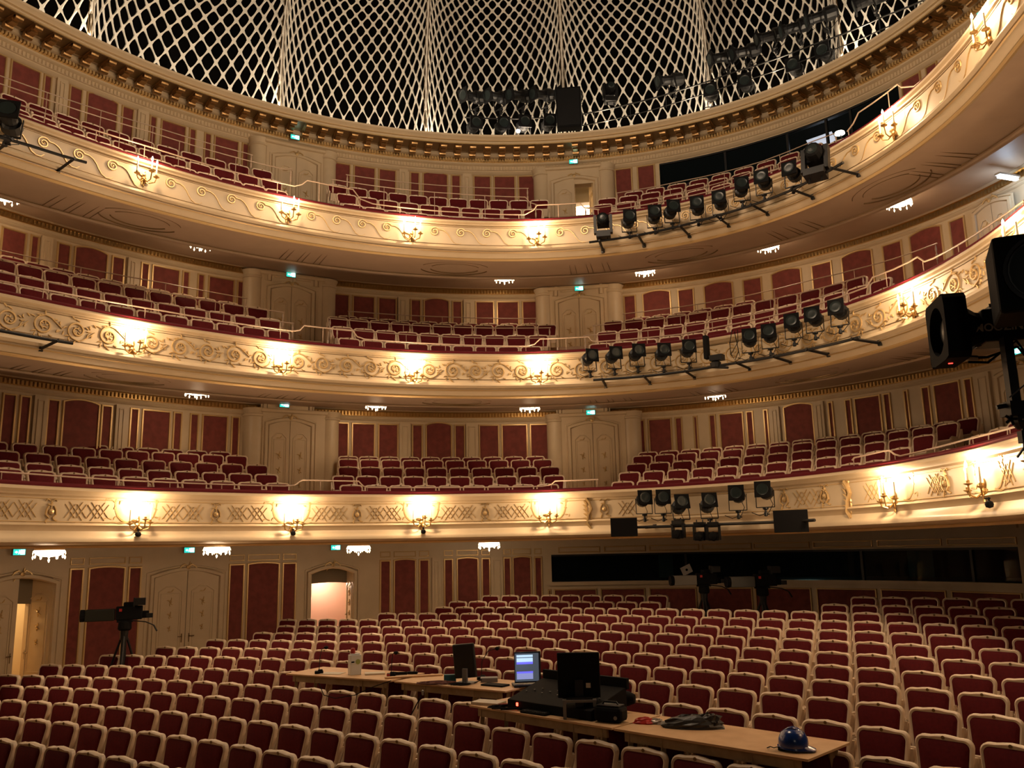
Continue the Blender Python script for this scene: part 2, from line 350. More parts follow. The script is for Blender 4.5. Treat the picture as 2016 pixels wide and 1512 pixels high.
# ---- control room windows
def glass_room(name, a, b, z0, z1, depth, mull, roomz0):
    r = thing(name, None, None, kind='structure')
    m = MB(); sweep(m, WL, [(.06, z0), (.06, z1)], a, b, .4); m.build('pane', GLASS, r)
    m = MB()
    for s in mull: sweep(m, WL, [(.02, z0), (.02, z1), (.1, z1), (.1, z0)], s-.03, s+.03, .1, close=True)
    sweep(m, WL, [(0, z1), (.12, z1), (.12, z1-.05), (0, z1-.05)], a, b, .4, close=True)
    m.build('window_frame', BLACK, r)
    m = MB(); sweep(m, WL, [(.12, z0), (depth, z0), (depth, z1+.3), (.12, z1+.3)], a-.1, b+.1, .5)
    m.add([WL.at(a-.1, .1, z0), WL.at(a-.1, depth, z0), WL.at(a-.1, depth, z1+.3), WL.at(a-.1, .1, z1+.3)], [(0, 1, 2, 3)])
    m.add([WL.at(b+.1, .1, z0), WL.at(b+.1, depth, z0), WL.at(b+.1, depth, z1+.3), WL.at(b+.1, .1, z1+.3)], [(0, 1, 2, 3)])
    m.build('room_wall', VOID, r)
    return r
wn3 = glass_room('window_1', s_w3a, s_w3b, 8.9, 11.0, 2.2, [s_w3a+(s_w3b-s_w3a)*t for t in (.28, .54, .70, .80)], 8.9)
wn1 = glass_room('window_2', s_w1a, s_w1b, W1Z[0], W1Z[1], 2.5, [sx(x, 1110) for x in (1350, 1696, 1912)], -.9)
LITROOM = mat('ceiling_lit_glow', (.8, .82, .85), .6, emit=(.80, .86, 1), es=.9)  # no lamp: the light on the room's ceiling is put in as glow
CURT = mat('violet_curtain', (.16, .05, .10), .9)
s_a, s_b = sx(1600, 260, 1.0), sx(1640, 248, 1.0); zz = 10.35
m = MB(); sweep(m, WL, [(.75, 10.95), (1.5, 10.45)], s_a-.1, s_b+.05, .3); m.build('ceiling_panel', LITROOM, wn3)
m = MB(); n = 60; s_c0, s_c1 = sx(1306, 345, .5), sx(1428, 310, .5)
pts = [(s_c0+(s_c1-s_c0)*i/n, .55+.05*math.sin(i*1.25)) for i in range(n+1)]
m.add([WL.at(s, o, z) for s, o in pts for z in (8.9, 10.5)], [(2*i, 2*i+2, 2*i+3, 2*i+1) for i in range(n)]); m.build('curtain', CURT, wn3)
light('control_room_lamp', WL.at((s_a+s_b)/2, 1.2, 10.2), 7, (.8, .88, 1), .2, None)
TEALD = mat('dark_teal', (.012, .05, .045), .8)
m = MB(); sweep(m, WL, [(1.4, -.85), (1.4, -.2)], sx(1297, 1115, 1.4), sx(1325, 1115, 1.4)); sweep(m, WL, [(1.4, -.85), (1.4, -.2)], sx(1788, 1110, 1.4), sx(1838, 1110, 1.4)); m.build('cabinet_front', TEALD, wn1)
light('sound_room_fill', WL.at(sx(1560, 1110), 1.2, -.35), 5.0, (.45, .9, .85), .3, None)  # added teal fill, tints the dark room behind the glass
# ================================================================ balconies
def nearest_s(cv, p):
    d = (cv.P[:, 0]-p.x)**2+(cv.P[:, 1]-p.y)**2; return float(cv.L[int(np.argmin(d))])
def ruled(mb, cvA, oA, zA, cvB, oB, zB, ds=.4):
    S = np.arange(.05, cvA.L[-1], ds); A = [cvA.at(s, oA, zA) for s in S]; B = [cvB.at(nearest_s(cvB, cvA.at(s, 3.0, 0)), oB, zB) for s in S]
    n = len(S); mb.add(A+B, [(i, i+1, n+i+1, n+i) for i in range(n-1)])
FASC = {
 3: [(-.05, .0), (-.09, -.015), (-.12, -.045), (-.11, -.075), (-.06, -.10), (-.05, -.125), (-.005, -.13), (0, -.14), (0, -.62), (-.005, -.635), (-.05, -.64), (-.09, -.67), (-.10, -.71), (-.06, -.75), (-.03, -.76), (-.03, -.80), (.02, -.84), (.06, -.90), (.10, -.915)],
 2: [(-.05, .0), (-.09, -.015), (-.12, -.045), (-.11, -.075), (-.06, -.10), (-.05, -.125), (-.005, -.13), (0, -.14), (0, -.66), (-.005, -.675), (-.06, -.69), (-.10, -.72), (-.11, -.76), (-.07, -.80), (-.04, -.81), (-.03, -.86), (.02, -.91), (.06, -.96), (.10, -.985)],
 1: [(-.05, .0), (-.10, -.02), (-.11, -.06), (-.06, -.10), (-.05, -.14), (-.02, -.16), (0, -.17), (0, -.19), (0, -.62), (-.03, -.645), (-.05, -.66), (-.02, -.70), (.0, -.76), (-.03, -.82), (-.09, -.86), (-.12, -.90), (-.12, -.95), (-.06, -.99), (.02, -1.0), (.1, -1.01)]}
BAL = {}
ROWF = {1: [1.50-CH, 1.79-CH, 2.09-CH, 2.38-CH, 2.53-CH], 2: [4.88-CH, 5.36-CH, 5.85-CH, 6.2-CH], 3: [8.12-CH, 8.73-CH, 9.38-CH, 9.85-CH]}
LAB = {1: 'lowest balcony, gilded trellis and cartouche frieze, nearest above the stalls', 2: 'middle balcony front with dense gilded acanthus scroll frieze', 3: 'top balcony front with plain running-wave scroll frieze under the cornice'}
for k, cv, z in ((1, R1, Z1), (2, R2, Z2), (3, R3, Z3)):
    b = thing('balcony', LAB[k], 'balcony', group=None); BAL[k] = b
    e0, e1 = .1, cv.L[-1]-.1
    m = MB(); sweep(m, cv, [(o, z+h) for o, h in FASC[k]], e0, e1, .3); m.build('fascia', CREAM, b, smooth=True)
    m = MB(); sweep(m, cv, [(-.045, z), (-.05, z+.04), (.0, z+.075), (.12, z+.085), (.20, z+.06), (.22, z), (.22, z-.02)], e0, e1, .3); m.build('velvet_rail', VELVET, b, smooth=True)
    zb = z+FASC[k][-1][1]
    m = MB(); sweep(m, cv, [(.085, zb+.03), (.06, zb-.01), (.09, zb-.045), (.14, zb-.03), (.15, zb+.02)], e0, e1, .3); sweep(m, cv, [(-.035, zb+.14), (-.06, zb+.125), (-.035, zb+.11)], e0, e1, .3); m.build('gilt_molding', GOLDP, b, smooth=True)
    zc = {1: .34, 2: 3.83, 3: 7.43}[k]
    m = MB(); sweep(m, cv, [(.14, zb-.01), (1.55, zb+.03), (1.58, zb+.0), (1.66, zb+.0), (1.68, zb+.04), (1.72, (zb+zc)/2), (1.95, zc-.06), (2.2, zc)], e0, e1, .4)
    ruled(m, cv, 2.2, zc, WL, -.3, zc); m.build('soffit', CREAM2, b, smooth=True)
    fz = ROWF[k]; prof = [(.22, z-.02), (.22, fz[0])]
    for i, f in enumerate(fz):
        o = .7+.88*i+.16
        prof.append((o, f))
        if i+1 < len(fz): prof.append((o, fz[i+1]))
    m = MB(); sweep(m, cv, prof, e0, e1, .4); ruled(m, cv, prof[-1][0], prof[-1][1], WL, .02, prof[-1][1]); m.build('tier_floor', FLOORM, b)
# soffit ornament: double ovals and sheaves of lines
def smap(cv, z): return lambda u, v, l: cv.at(u, v, z-l)
def soffit_orn(k, cv, z, ovals, sheaves, zc):
    for px, py in ovals:
        s, _ = cv.s_of(px, py, .85); m = MB()
        for q in (1., .72):
            ribbon(m, [(s+.78*q*math.cos(a), .85+.50*q*math.sin(a)) for a in np.linspace(.35, math.pi-.35, 18)], .022, .02, smap(cv, z))
            ribbon(m, [(s+.78*q*math.cos(a), .85+.50*q*math.sin(a)) for a in np.linspace(math.pi+.35, 2*math.pi-.35, 18)], .022, .02, smap(cv, z))
        m.build('oval_molding', BRASSD, BAL[k])
    for px, py in sheaves:
        s, _ = cv.s_of(px, py, 1.0); m = MB()
        for j in (-.42, -.30, -.05, .05, .30, .42): ribbon(m, [(s+j, .25), (s+j, 1.45)], .012, .01, smap(cv, z))
        m.build('rib_molding', BRASSD, BAL[k])
    m = MB()
    for o in (.24, 1.46): ribbon(m, [(s, o) for s in np.arange(.5, cv.L[-1]-.5, .5)], .02, .012, smap(cv, z))
    m.build('line_molding', BRASSD, BAL[k])
soffit_orn(3, R3, Z3-.90, [(277, 420), (895, 524), (1340, 498), (1750, 330)], [(600, 480), (150, 400), (1160, 520), (1560, 440), (1840, 270)], 0)
soffit_orn(2, R2, Z2-.965, [(253, 740), (900, 789), (1590, 733)], [(560, 775), (90, 725), (1200, 780), (1400, 770), (1800, 690)], 0)
# ---- ornament units on the fascias; each unit is one mesh, copied along the front
def orn_place(unit, cv, s, z, parent, mirror=False):
    o = unit.copy(); COL.objects.link(o); o.parent = parent
    o.location = cv.at(s, -.002, z); o.rotation_euler = (0, 0, cv.yaw(s)); o.scale = (-1 if mirror else 1, 1, 1)
    return o
fm = lambda u, v, l: Vector((u, -l, v))
def spiral(cx, cz, r0, r1, a0, a1, n=22): return [(cx+(r0+(r1-r0)*t)*math.cos(a0+(a1-a0)*t), cz+(r0+(r1-r0)*t)*math.sin(a0+(a1-a0)*t)) for t in np.linspace(0, 1, n)]
def wave_unit():
    m = MB(); p = spiral(0, .06, .02, .115, math.radians(-60), math.radians(-60-630), 30)      # ends at the crown going right
    x, z = p[-1]
    tail = [(x+.09, z-.005), (x+.17, z-.05), (x+.23, z-.12), (x+.28, z-.21), (x+.34, z-.29), (x+.42, z-.335), (x+.50, z-.33), (x+.56, z-.28)]
    ribbon(m, p+tail, lambda t: .016+.016*math.sin(math.pi*t), .02, fm)
    m.lathe([(.03, 0), (.02, -.025), (0, -.03)], (0, 0, .06), 8, ax='y'); return m
def leaf(m, x, z, a, L, wd):
    pts = [(x+L*t*math.cos(a+.5*t), z+L*t*math.sin(a+.5*t)) for t in np.linspace(0, 1, 6)]
    ribbon(m, pts, lambda t: wd*(math.sin(math.pi*(.12+.86*t))), .018, fm)
def rinceau_unit(flip):
    m = MB(); g = -1 if flip else 1
    p = [(x, g*z) for x, z in spiral(0, 0, .025, .17, math.radians(-40), math.radians(-40-560), 30)]
    x, z = p[-1]; ribbon(m, p+[(x+.10, z+g*.04), (x+.20, z+g*.01), (x+.30, z-g*.07), (x+.40, z-g*.16)], lambda t: .018+.022*math.sin(math.pi*t), .022, fm)
    rr = random.Random(5 if flip else 3)
    for a in range(0, 360, 60): leaf(m, .03*math.cos(math.radians(a)), .03*math.sin(math.radians(a)), math.radians(a), .055, .03)
    for i in range(9):
        a = rr.uniform(0, 6.28); r = rr.uniform(.17, .2); leaf(m, r*math.cos(a), r*math.sin(a), a+rr.uniform(-1, 1), rr.uniform(.06, .10), .032)
    for i in range(5): leaf(m, .24+rr.uniform(-.04, .1), rr.uniform(-.14, .14), rr.uniform(0, 6.28), .07, .035)
    return m
def mk_unit(m, name, mt):
    o = m.build(name, mt, None); COL.objects.unlink(o); return o
U_wave = mk_unit(wave_unit(), 'wave_scroll', GOLDP)
U_rin = [mk_unit(rinceau_unit(f), 'acanthus_scroll', GOLD if 0 else GOLDP) for f in (0, 1)]
SC3 = [(283, 356), (567, 431), (810, 470), (1057, 479), (1760, 266), (1948, 82)]
SC2 = [(260, 692), (553, 732), (813, 750), (1062, 750), (1799, 619), (2012, 492)]
SC1 = [(270, 1035), (575, 1038), (830, 1030), (1080, 1022), (1762, 990), (1938, 968), (2062, 925)]
ss3 = [R3.s_of(x, y, -.1)[0] for x, y in SC3]; ss2 = [R2.s_of(x, y, -.1)[0] for x, y in SC2]; ss1 = [R1.s_of(x, y, -.1)[0] for x, y in SC1]
mid3 = R3.s_of(1300, 440)[0]
def fill(ss, cv, step, gap, e0=1.0):
    """evenly spaced stations between the sconces"""
    out = []; edges = [e0]+ss+[cv.L[-1]-1.0]
    for a, b in zip(edges, edges[1:]):
        a2 = a+(gap if a in ss else 0); b2 = b-(gap if b in ss else 0); n = max(1, round((b2-a2)/step))
        out += [a2+(i+.5)*(b2-a2)/n for i in range(n)] if b2-a2 > step*.6 else []
    return out
for s in fill(ss3, R3, .60, .26, 3.0): orn_place(U_wave, R3, s, Z3-.37, BAL[3], mirror=s > mid3+3.2)
for i, s in enumerate(fill(ss2, R2, .56, .12, 3.0)): orn_place(U_rin[i % 2], R2, s, Z2-.40, BAL[2], mirror=s > mid3+3)
# first tier: trellis, cartouche frames round the sconces, emblems
def trellis_unit():
    m = MB()
    for i in range(-1, 2):
        for sg in (1, -1):
            c = i*.105; L = .20-abs(i)*.05
            ribbon(m, [(c-L*.6, -L*sg*.8), (c+L*.6, L*sg*.8)], .013, .012, fm)
    return m
def cartouche_unit():
    m = MB()
    for g in (1, -1):
        p = [(g*.30, .27), (g*.37, .22), (g*.385, .12), (g*.37, .0), (g*.33, -.10), (g*.26, -.17), (g*.16, -.205), (g*.10, -.19)]
        ribbon(m, p, lambda t: .022+.03*math.sin(math.pi*t), .012, fm)
        ribbon(m, [(g*.42, .27), (g*.50, .265), (g*.58, .25), (g*.66, .265)], lambda t: .03, .02, fm)
        ribbon(m, [(g*.16, -.215), (g*.30, -.23), (g*.42, -.20), (g*.52, -.235), (g*.66, -.235)], lambda t: .022, .02, fm)
        for x, z, a in ((.40, .15, 1.2), (.41, .03, 2.4), (.36, -.10, -.5), (.46, .22, .3), (.54, .23, -.6), (.44, -.16, .8), (.52, -.13, 0), (.34, .22, 2.), (.31, .12, 2.2)): leaf(m, g*x, z, a if g > 0 else math.pi-a, .075, .04)
    return m
def emblem_unit():
    m = MB(); m.lathe([(.055, 0), (.045, -.03), (0, -.045)], (0, 0, 0), 10, ax='y')
    for g in (1, -1):
        ribbon(m, [(g*.03, -.11), (g*.09, -.05), (g*.08, .04), (g*.045, .10)], .025, .03, fm); leaf(m, g*.05, -.12, -.8 if g > 0 else math.pi+.8, .09, .04)
        leaf(m, 0, .10, math.pi/2-g*.7, .08, .035); ribbon(m, [(g*.02, .19), (g*.07, .215), (g*.10, .185)], .02, .02, fm)
    ribbon(m, [(0, .02), (0, .20)], .02, .02, fm); return m
def carved_unit():
    m = MB()
    for i in range(7):
        z = -.34+i*.085; leaf(m, -.03+.02*math.sin(i), z, 2.2-.1*i, .15, .06); leaf(m, .02, z, .9+.1*i, .13, .05)
    ribbon(m, [(.04, -.42), (-.05, -.30), (-.02, -.12), (.05, .02), (.0, .16), (-.06, .24)], .06, .05, fm); return m
U_tr, U_ca, U_em, U_cv = [mk_unit(f(), n, GOLDP) for f, n in ((trellis_unit, 'trellis_relief'), (cartouche_unit, 'cartouche_frame'), (emblem_unit, 'carved_emblem'), (carved_unit, 'carved_acanthus'))]
zf = Z1-.41
for s in ss1: orn_place(U_ca, R1, s, zf+.02, BAL[1])
for a, b in zip([ss1[0]-(ss1[1]-ss1[0])]+ss1[:4], ss1[:4]+[None]):
    if b is None: continue
    for t in (.225, .355, .645, .775): orn_place(U_tr, R1, a+(b-a)*t, zf, BAL[1])
    orn_place(U_em, R1, (a+b)/2, zf-.02, BAL[1])
for px, py in ((1160, 1005), (1672, 985)): orn_place(U_cv, R1, R1.s_of(px, py)[0], zf, BAL[1])
for px, py in ((1190, 1005), (1545, 990), (1625, 985)): orn_place(U_em, R1, R1.s_of(px, py)[0], zf, BAL[1])
for px, py in ((1235, 1003), (1580, 985), (1612, 983), (1718, 975), (1840, 955), (1852, 950), (1982, 915)): orn_place(U_tr, R1, R1.s_of(px, py)[0], zf, BAL[1])
orn_place(U_em, R1, R1.s_of(1862, 948)[0], zf, BAL[1])
m = MB()
for zz in (Z1-.205, Z1-.60): ribbon(m, [(s, zz) for s in np.arange(.3, R1.L[-1]-.3, .4)], .014, .012, wmap(R1, 0))
m.build('line_molding', GOLDP, BAL[1])
for k, cv, z in ((2, R2, Z2), (3, R3, Z3)):
    m = MB()
    for zz in (z-.16, z-.60): ribbon(m, [(s, zz) for s in np.arange(.3, cv.L[-1]-.3, .4)], .012, .01, wmap(cv, 0))
    m.build('line_molding', BRASSD, BAL[k])
# ================================================================ cornice under the net
cor = thing('trim_1', None, None, kind='structure')
m = MB(); sweep(m, WL, [(0, 11.02), (-.05, 11.04), (-.08, 11.08), (-.10, 11.10), (-.10, 11.13), (-.13, 11.14)], SL, SR, .3)
sweep(m, WL, [(-.13, 11.26), (-.18, 11.28), (-.2, 11.30), (-.2, 11.34)], SL, SR, .3); sweep(m, WL, [(-.26, 11.44), (-.32, 11.45), (-.35, 11.47), (-.35, 11.60), (-.92, 11.60), (-.92, 11.56), (-.97, 11.55), (-.97, 11.63), (-1.0, 11.635), (-1.0, 11.655), (-.99, 11.68), (-1.02, 11.71), (-1.07, 11.75), (-1.08, 11.80), (-1.0, 11.83), (-.85, 11.84), (-.6, 11.70)], SL, SR, .3)
m.build('cornice', CREAM, cor, smooth=True)
m = MB(); sweep(m, WL, [(-.97, 11.55), (-.985, 11.545), (-.985, 11.575), (-.97, 11.58)], SL, SR, .3); sweep(m, WL, [(-1.005, 11.638), (-1.018, 11.645), (-1.005, 11.655)], SL, SR, .3); m.build('gilt_molding', GOLDD, cor)
m = MB(); sweep(m, WL, [(-.13, 11.14), (-.13, 11.26)], SL, SR, .3)
for i in range(int((SR-SL)/.09)):
    s = SL+.05+i*.09; m.add([WL.at(s, -.13, 11.15), WL.at(s+.025, -.155, 11.15), WL.at(s+.05, -.13, 11.15), WL.at(s, -.13, 11.25), WL.at(s+.025, -.155, 11.25), WL.at(s+.05, -.13, 11.25)], [(0, 1, 4, 3), (1, 2, 5, 4)])
m.build('fluted_band_molding', CREAM, cor)
m = MB(); sweep(m, WL, [(-.2, 11.34), (-.22, 11.34), (-.22, 11.44), (-.26, 11.44)], SL, SR, .3)
for i in range(int((SR-SL)/.082)):
    s = SL+.04+i*.082; m.add([WL.at(s, -.2, 11.35), WL.at(s+.052, -.2, 11.35), WL.at(s+.052, -.31, 11.35), WL.at(s, -.31, 11.35), WL.at(s, -.2, 11.43), WL.at(s+.052, -.2, 11.43), WL.at(s+.052, -.31, 11.43), WL.at(s, -.31, 11.43)], [(0, 3, 2, 1), (3, 7, 6, 2), (0, 4, 7, 3), (1, 2, 6, 5), (4, 5, 6, 7)])
m.build('dentil_molding', GOLDD, cor)
m = MB(); m.box((0, .10, .02), (.22, .56, .05)); m.box((0, .03, -.02), (.17, .40, .06))
m.lathe([(.06, -.085), (.062, 0), (.06, .085)], (0, -.14, -.045), 10, ax='x'); m.lathe([(.075, -.09), (.078, 0), (.075, .09)], (0, .26, -.10), 10, ax='x'); m.box((0, .12, -.07), (.14, .26, .08))
U_mod = mk_unit(m, 'modillion', mat('dark_gilding', (.42, .25, .10), .34, .75))
m = MB(); m.box((0, .03, 0), (.21, .44, .035)); U_cof = mk_unit(m, 'coffer_molding', BRASSD)
nmod = int((SR-SL)/.455)
for i in range(nmod):
    s = SL+.2+i*.455
    px, py = proj(WL.at(s, -.7, 11.5))
    if px < -60 or py < -60 or px > 2076: continue
    for U, ds, z in ((U_mod, 0, 11.55), (U_cof, .228, 11.583)):
        o = U.copy(); COL.objects.link(o); o.parent = cor; o.location = WL.at(s+ds, -.72, z); o.rotation_euler = (0, 0, WL.yaw(s))
# ================================================================ the lattice net dome
net = thing('dome_net', 'white diamond lattice net rising as fluted gores above the gilded cornice', 'lattice dome')
seams = [sx(175, 75, -.5), sx(550, 197, -.5), sx(838, 250, -.5), sx(1112, 258, -.5), sx(1400, 205, -.5)]
seams = [2*seams[0]-seams[1]]+seams+[seams[-1]+3.9, seams[-1]+7.8]
zr = [11.60]; h = .94
while zr[-1] < 17.6: zr.append(zr[-1]+h/2); h = max(.32, h*.934)
TH = math.radians(69)
def net_pt(s0, L, t, z):
    """each gore is a vertical fold: an arc in plan, bulging away from the hall"""
    th = (2*t-1)*TH; R = L/2/math.sin(TH); lean = -(max(0, z-12.8)/4.6)**2*1.5
    return WL.at(s0+L/2+R*math.sin(th), -.55+R*(math.cos(th)-math.cos(TH))+lean, z)
def arcpar(L, n): return np.linspace(0, 1, n)
for s0, s1 in zip(seams, seams[1:]):
    if s1 > SR-.3 or s0 < .2: continue
    L = s1-s0; nc = 32; T = arcpar(L, nc+1); m = MB()
    for j in range(1, len(zr)-1):
        for i in range(0, nc+1):
            if (i+j) % 2: continue
            tl, tr = T[max(i-1, 0)], T[min(i+1, nc)]; tc = T[i]
            zb, zm, zt = zr[j-1], zr[j], zr[j+1]
            out = []; inn = []
            for q in range(16):
                a = 2*math.pi*q/16; cx_, cz_ = math.cos(a), math.sin(a)
                k = 1/(abs(cx_)+abs(cz_)); ox, oz = cx_*k, cz_*k
                u_ = min(1, max(0, (zm-11.6)/5)); p = 1.20+.14*u_; kk = (.85-.13*u_)/((abs(cx_)**p+abs(cz_)**p)**(1/p)); ix, iz = cx_*kk, cz_*kk
                def f(x, z):
                    t = tc+(tr-tc)*x if x > 0 else tc+(tc-tl)*x
                    zz = zm+(zt-zm)*z if z > 0 else zm+(zm-zb)*z
                    return t, zz
                out.append(f(ox, oz)); inn.append(f(ix, iz))
            m.loops([net_pt(s0, L, *q) for q in out], [net_pt(s0, L, *q) for q in inn])
    o = m.build('net_panel', NET, net); md = o.modifiers.new('thickness', 'SOLIDIFY'); md.thickness = .035; md.offset = 0
for s0 in seams:
    if not (.2 < s0 < SR-.3): continue
    m = MB()
    for dx in (-.045, 0, .045): m.tube([WL.at(s0+dx, -.5-(max(0, z-12.8)/4.6)**2*1.5, z) for z in np.linspace(11.66, 17.5, 14)], .010, 5)
    m.build('seam_cord', BRASSD, net)
# dark roof void behind the net
m = MB(); sweep(m, WL, [(3.2, 11.3), (3.2, 19.0)], SL, SR, .6); m.build('wall_roof_void', VOID); tag(bpy.data.objects['wall_roof_void'], kind='structure')
m = MB(); n = 40; m.add([(0, 10, 19+ZE)]+[WL.at(s, 3.2, 19.0) for s in np.linspace(SL, SR, n)]+[(24, -6, 19+ZE), (-24, -6, 19+ZE)], [(0, i, i+1) for i in range(1, n+2)]+[(0, n+2, 1)])
tag(m.build('ceiling', VOID), kind='structure')
m = MB(); sweep(m, WL, [(-.4, 11.70), (-.2, 11.45), (3.2, 11.45)], SL, SR, .6); m.build('ledge_molding', VOID, cor)
# lamps hidden behind the crown of the cornice, shining up the net
n = 15
for i in range(n):
    s = 1.5+(SR-3)*i/(n-1); light('cove_lamp', WL.at(s, -.78, 11.92), W_COVE, C_COVE, .08, cor)
# ================================================================ doors and door bays
def bay(wall, xa, xb, yr, z0, z1, o=-.28, cap=True):
    a, b = sx(xa, yr, o), sx(xb, yr, o); m = MB()
    m.add([WL.at(s, q, z) for s in (a, (a+b)/2, b) for q in (0, o) for z in (z0, z1)], [(0, 1, 3, 2), (8, 9, 11, 10)])
    wall_patch(m, WL, o, a, b, z0, z1, [OPEN3] if wall is WALLS['third'] and xa > 1000 else ())
    m.add([WL.at(a, 0, z1), WL.at(b, 0, z1), WL.at(b, o, z1), WL.at(a, o, z1)], [(0, 1, 2, 3)])
    if cap: sweep(m, WL, [(0, z1), (o-.02, z1-.10), (o-.06, z1-.08), (o-.06, z1-.02), (o-.10, z1), (0, z1)], a-.05, b+.05, .3, close=True)
    m.build('door_bay', CREAM, wall)
    for s, g in ((a, -1), (b, 1)):           # round corner columns beside the bay
        m = MB(); r = .26; c = WL.at(s+g*.16, o*.2, 0)
        m.lathe([(r, z0), (r, z1-.22), (r+.03, z1-.20), (r+.03, z1-.16), (r, z1-.14), (r+.05, z1-.02), (r+.06, z1)], (c.x, c.y, ZE), 16); m.build('pilaster', CREAM, wall, smooth=True)
def leaf_mesh(w_, h_, arch, flip):
    """door leaf with local x across, z up, front toward -y, hinged at x=0"""
    m = MB(); n = 6
    def top(x): return h_+arch*math.sin(math.pi*(.5*(x/w_) if not flip else .5*(1-x/w_)+.0)) if not flip else h_+arch*math.sin(math.pi*.5*(1-x/w_))
    xs = [w_*i/n for i in range(n+1)]
    vs = [(x, y, z) for x in xs for (y, z) in ((0, 0), (0, top(x)), (.05, 0), (.05, top(x)))]; fs = []
    for i in range(n):
        k = 4*i; fs += [(k, k+4, k+5, k+1), (k+2, k+3, k+7, k+6), (k+1, k+5, k+7, k+3)]
    fs += [(0, 1, 3, 2), (4*n, 4*n+2, 4*n+3, 4*n+1)]; m.add(vs, fs)
    mp = lambda u, v, l: Vector((u, -l, v)); a, b = .10*w_+.03, .90*w_-.03
    path = [(a, .55), (b, .55), (b, h_-.32), ((a+b)/2+.12*w_, h_-.20), ((a+b)/2-.12*w_, h_-.20), (a, h_-.32)]
    ribbon(m, path, .03, .018, mp, closed=True); ribbon(m, rectpath(a, b, .12, .43), .03, .018, mp, closed=True)
    ribbon(m, [(a+.05, .62), (b-.05, .62), (b-.05, h_-.36), (a+.05, h_-.36)], .014, .01, mp, closed=True)
    return m
def door(name, wall, xa, xb, yr, o, zf, ztop, arch, opened=(0, 0), orn=True):
    a, b = sx(xa, yr, o), sx(xb, yr, o); r = thing(name, None, None, kind='structure', loc=WL.at((a+b)/2, o, zf), rz=WL.yaw((a+b)/2))
    W = b-a; H = ztop-zf; wl_ = W/2
    for g in (0, 1):
        m = leaf_mesh(wl_-.01, H-arch, arch, g == 1)
        L = m.build('door_leaf', CREAM, r); L.location = (-W/2 if g == 0 else .005, -.03, 0)
        if opened[g]:
            L.rotation_euler = (0, 0, opened[g]) if g == 0 else (0, 0, 0)
            if g == 1:
                for v in L.data.vertices: v.co.x -= wl_
                L.location = (W/2, -.03, 0); L.rotation_euler = (0, 0, opened[g])
        mo = MB(); cx_ = wl_/2 if not (g == 1 and opened[1]) else -wl_/2
        if orn:
            for zz, sc in ((H*.72, 1), (H*.60, .8), (H*.48, .6)):
                mo.lathe([(.035*sc, 0), (.02*sc, -.02), (0, -.03)], (cx_, -.012, zz), 7, ax='y')
                for q in (1, -1): leaf(mo, cx_, zz, math.pi/2+q*.7, .10*sc, .035); leaf(mo, cx_, zz-.02, -math.pi/2+q*.5, .09*sc, .03)
        leaf(mo, cx_, H-arch-.33, .4, .09, .03); leaf(mo, cx_, H-arch-.33, math.pi-.4, .09, .03)
        mo.build('door_ornament', GOLDP, L)
        mh = MB(); hx = wl_-.09 if g == 0 else .09
        if g == 1 and opened[1]: hx = -wl_+.09
        mh.lathe([(.02, 0), (.018, -.03), (.008, -.04), (.008, -.06)], (hx, 0, 1.02), 8, ax='y'); mh.tube([(hx, -.055, 1.02), (hx+(-.10 if g == 0 else .10), -.06, 1.02)], .010, 6); mh.box((hx, -.004, .98), (.04, .01, .20))
        mh.build('door_handle', BRASSD, L)
    m = MB(); mp = lambda u, v, l: Vector((u, -l, v)); n = 9
    path = [(-W/2-.06, 0), (-W/2-.06, H-arch+.04)]+[(-W/2-.06+(W+.12)*t, H-arch+.04+arch*math.sin(math.pi*t)) for t in np.linspace(0, 1, n)[1:-1]]+[(W/2+.06, H-arch+.04), (W/2+.06, 0)]
    ribbon(m, path, .11, .06, mp); ribbon(m, [(x*1.14, z+(.07 if z > 1 else 0)) for x, z in path], .05, .03, mp); m.build('door_frame', CREAM, r)
    m = MB()
    for q in (1, -1):
        ribbon(m, [(0, H+.10), (q*.08, H+.15), (q*.16, H+.11), (q*.22, H+.03)], .045, .05, mp); leaf(m, q*.02, H+.10, math.pi/2-q*.7, .12, .05); leaf(m, q*.05, H+.02, -.2 if q > 0 else math.pi+.2, .14, .04)
    m.lathe([(.06, 0), (.05, -.05), (0, -.07)], (0, -.02, H+.08), 9, ax='y'); m.build('pediment_ornament', GOLDP, r)
    return r
F1 = 1.5-CH-.3; F2 = 4.88-CH-.2; F3 = 8.12-CH-.1
for nm, xa, xb, yr, z1 in (('first', 516, 640, 850, 3.72), ('first', 1106, 1232, 860, 3.72), ('second', 513, 634, 600, 7.40), ('second', 1083, 1196, 610, 7.40), ('third', 524, 636, 320, 11.16), ('third', 1078, 1181, 370, 11.12)):
    bay(WALLS[nm], xa, xb, yr, LV[nm]['z0'], z1)
door('door_1', None, 530, 610, 860, -.29, F1, 3.42, .13); door('door_2', None, 1127, 1209, 870, -.29, F1, 3.42, .13)
door('door_3', None, 534, 611, 600, -.29, F2, 7.05, .13); door('door_4', None, 1102, 1180, 620, -.29, F2, 7.05, .13)
door('door_5', None, 543, 622, 330, -.29, F3+.1, 10.80, .13); door('door_6', None, 1093, 1170, 380, -.29, F3+.1, 10.72, .13, opened=(0, -1.25))
door('door_7', None, 303, 429, 1180, -.02, -2.85, -.32, .16)
door('door_8', None, 0-30, 104, 1180, -.02, -2.95, -.36, .16, opened=(.1, -1.15)); door('door_9', None, 613, 695, 1150, -.02, -2.6, -.36, .16, opened=(1.6, -1.45))
# box door beside the second tier's end wall, seen past the rail
door('door_10', None, 1925, 1988, 430, -.1, F2, 7.05, .1); door('door_11', None, 1972, 2050, 770, -.1, F1, 3.42, .1)
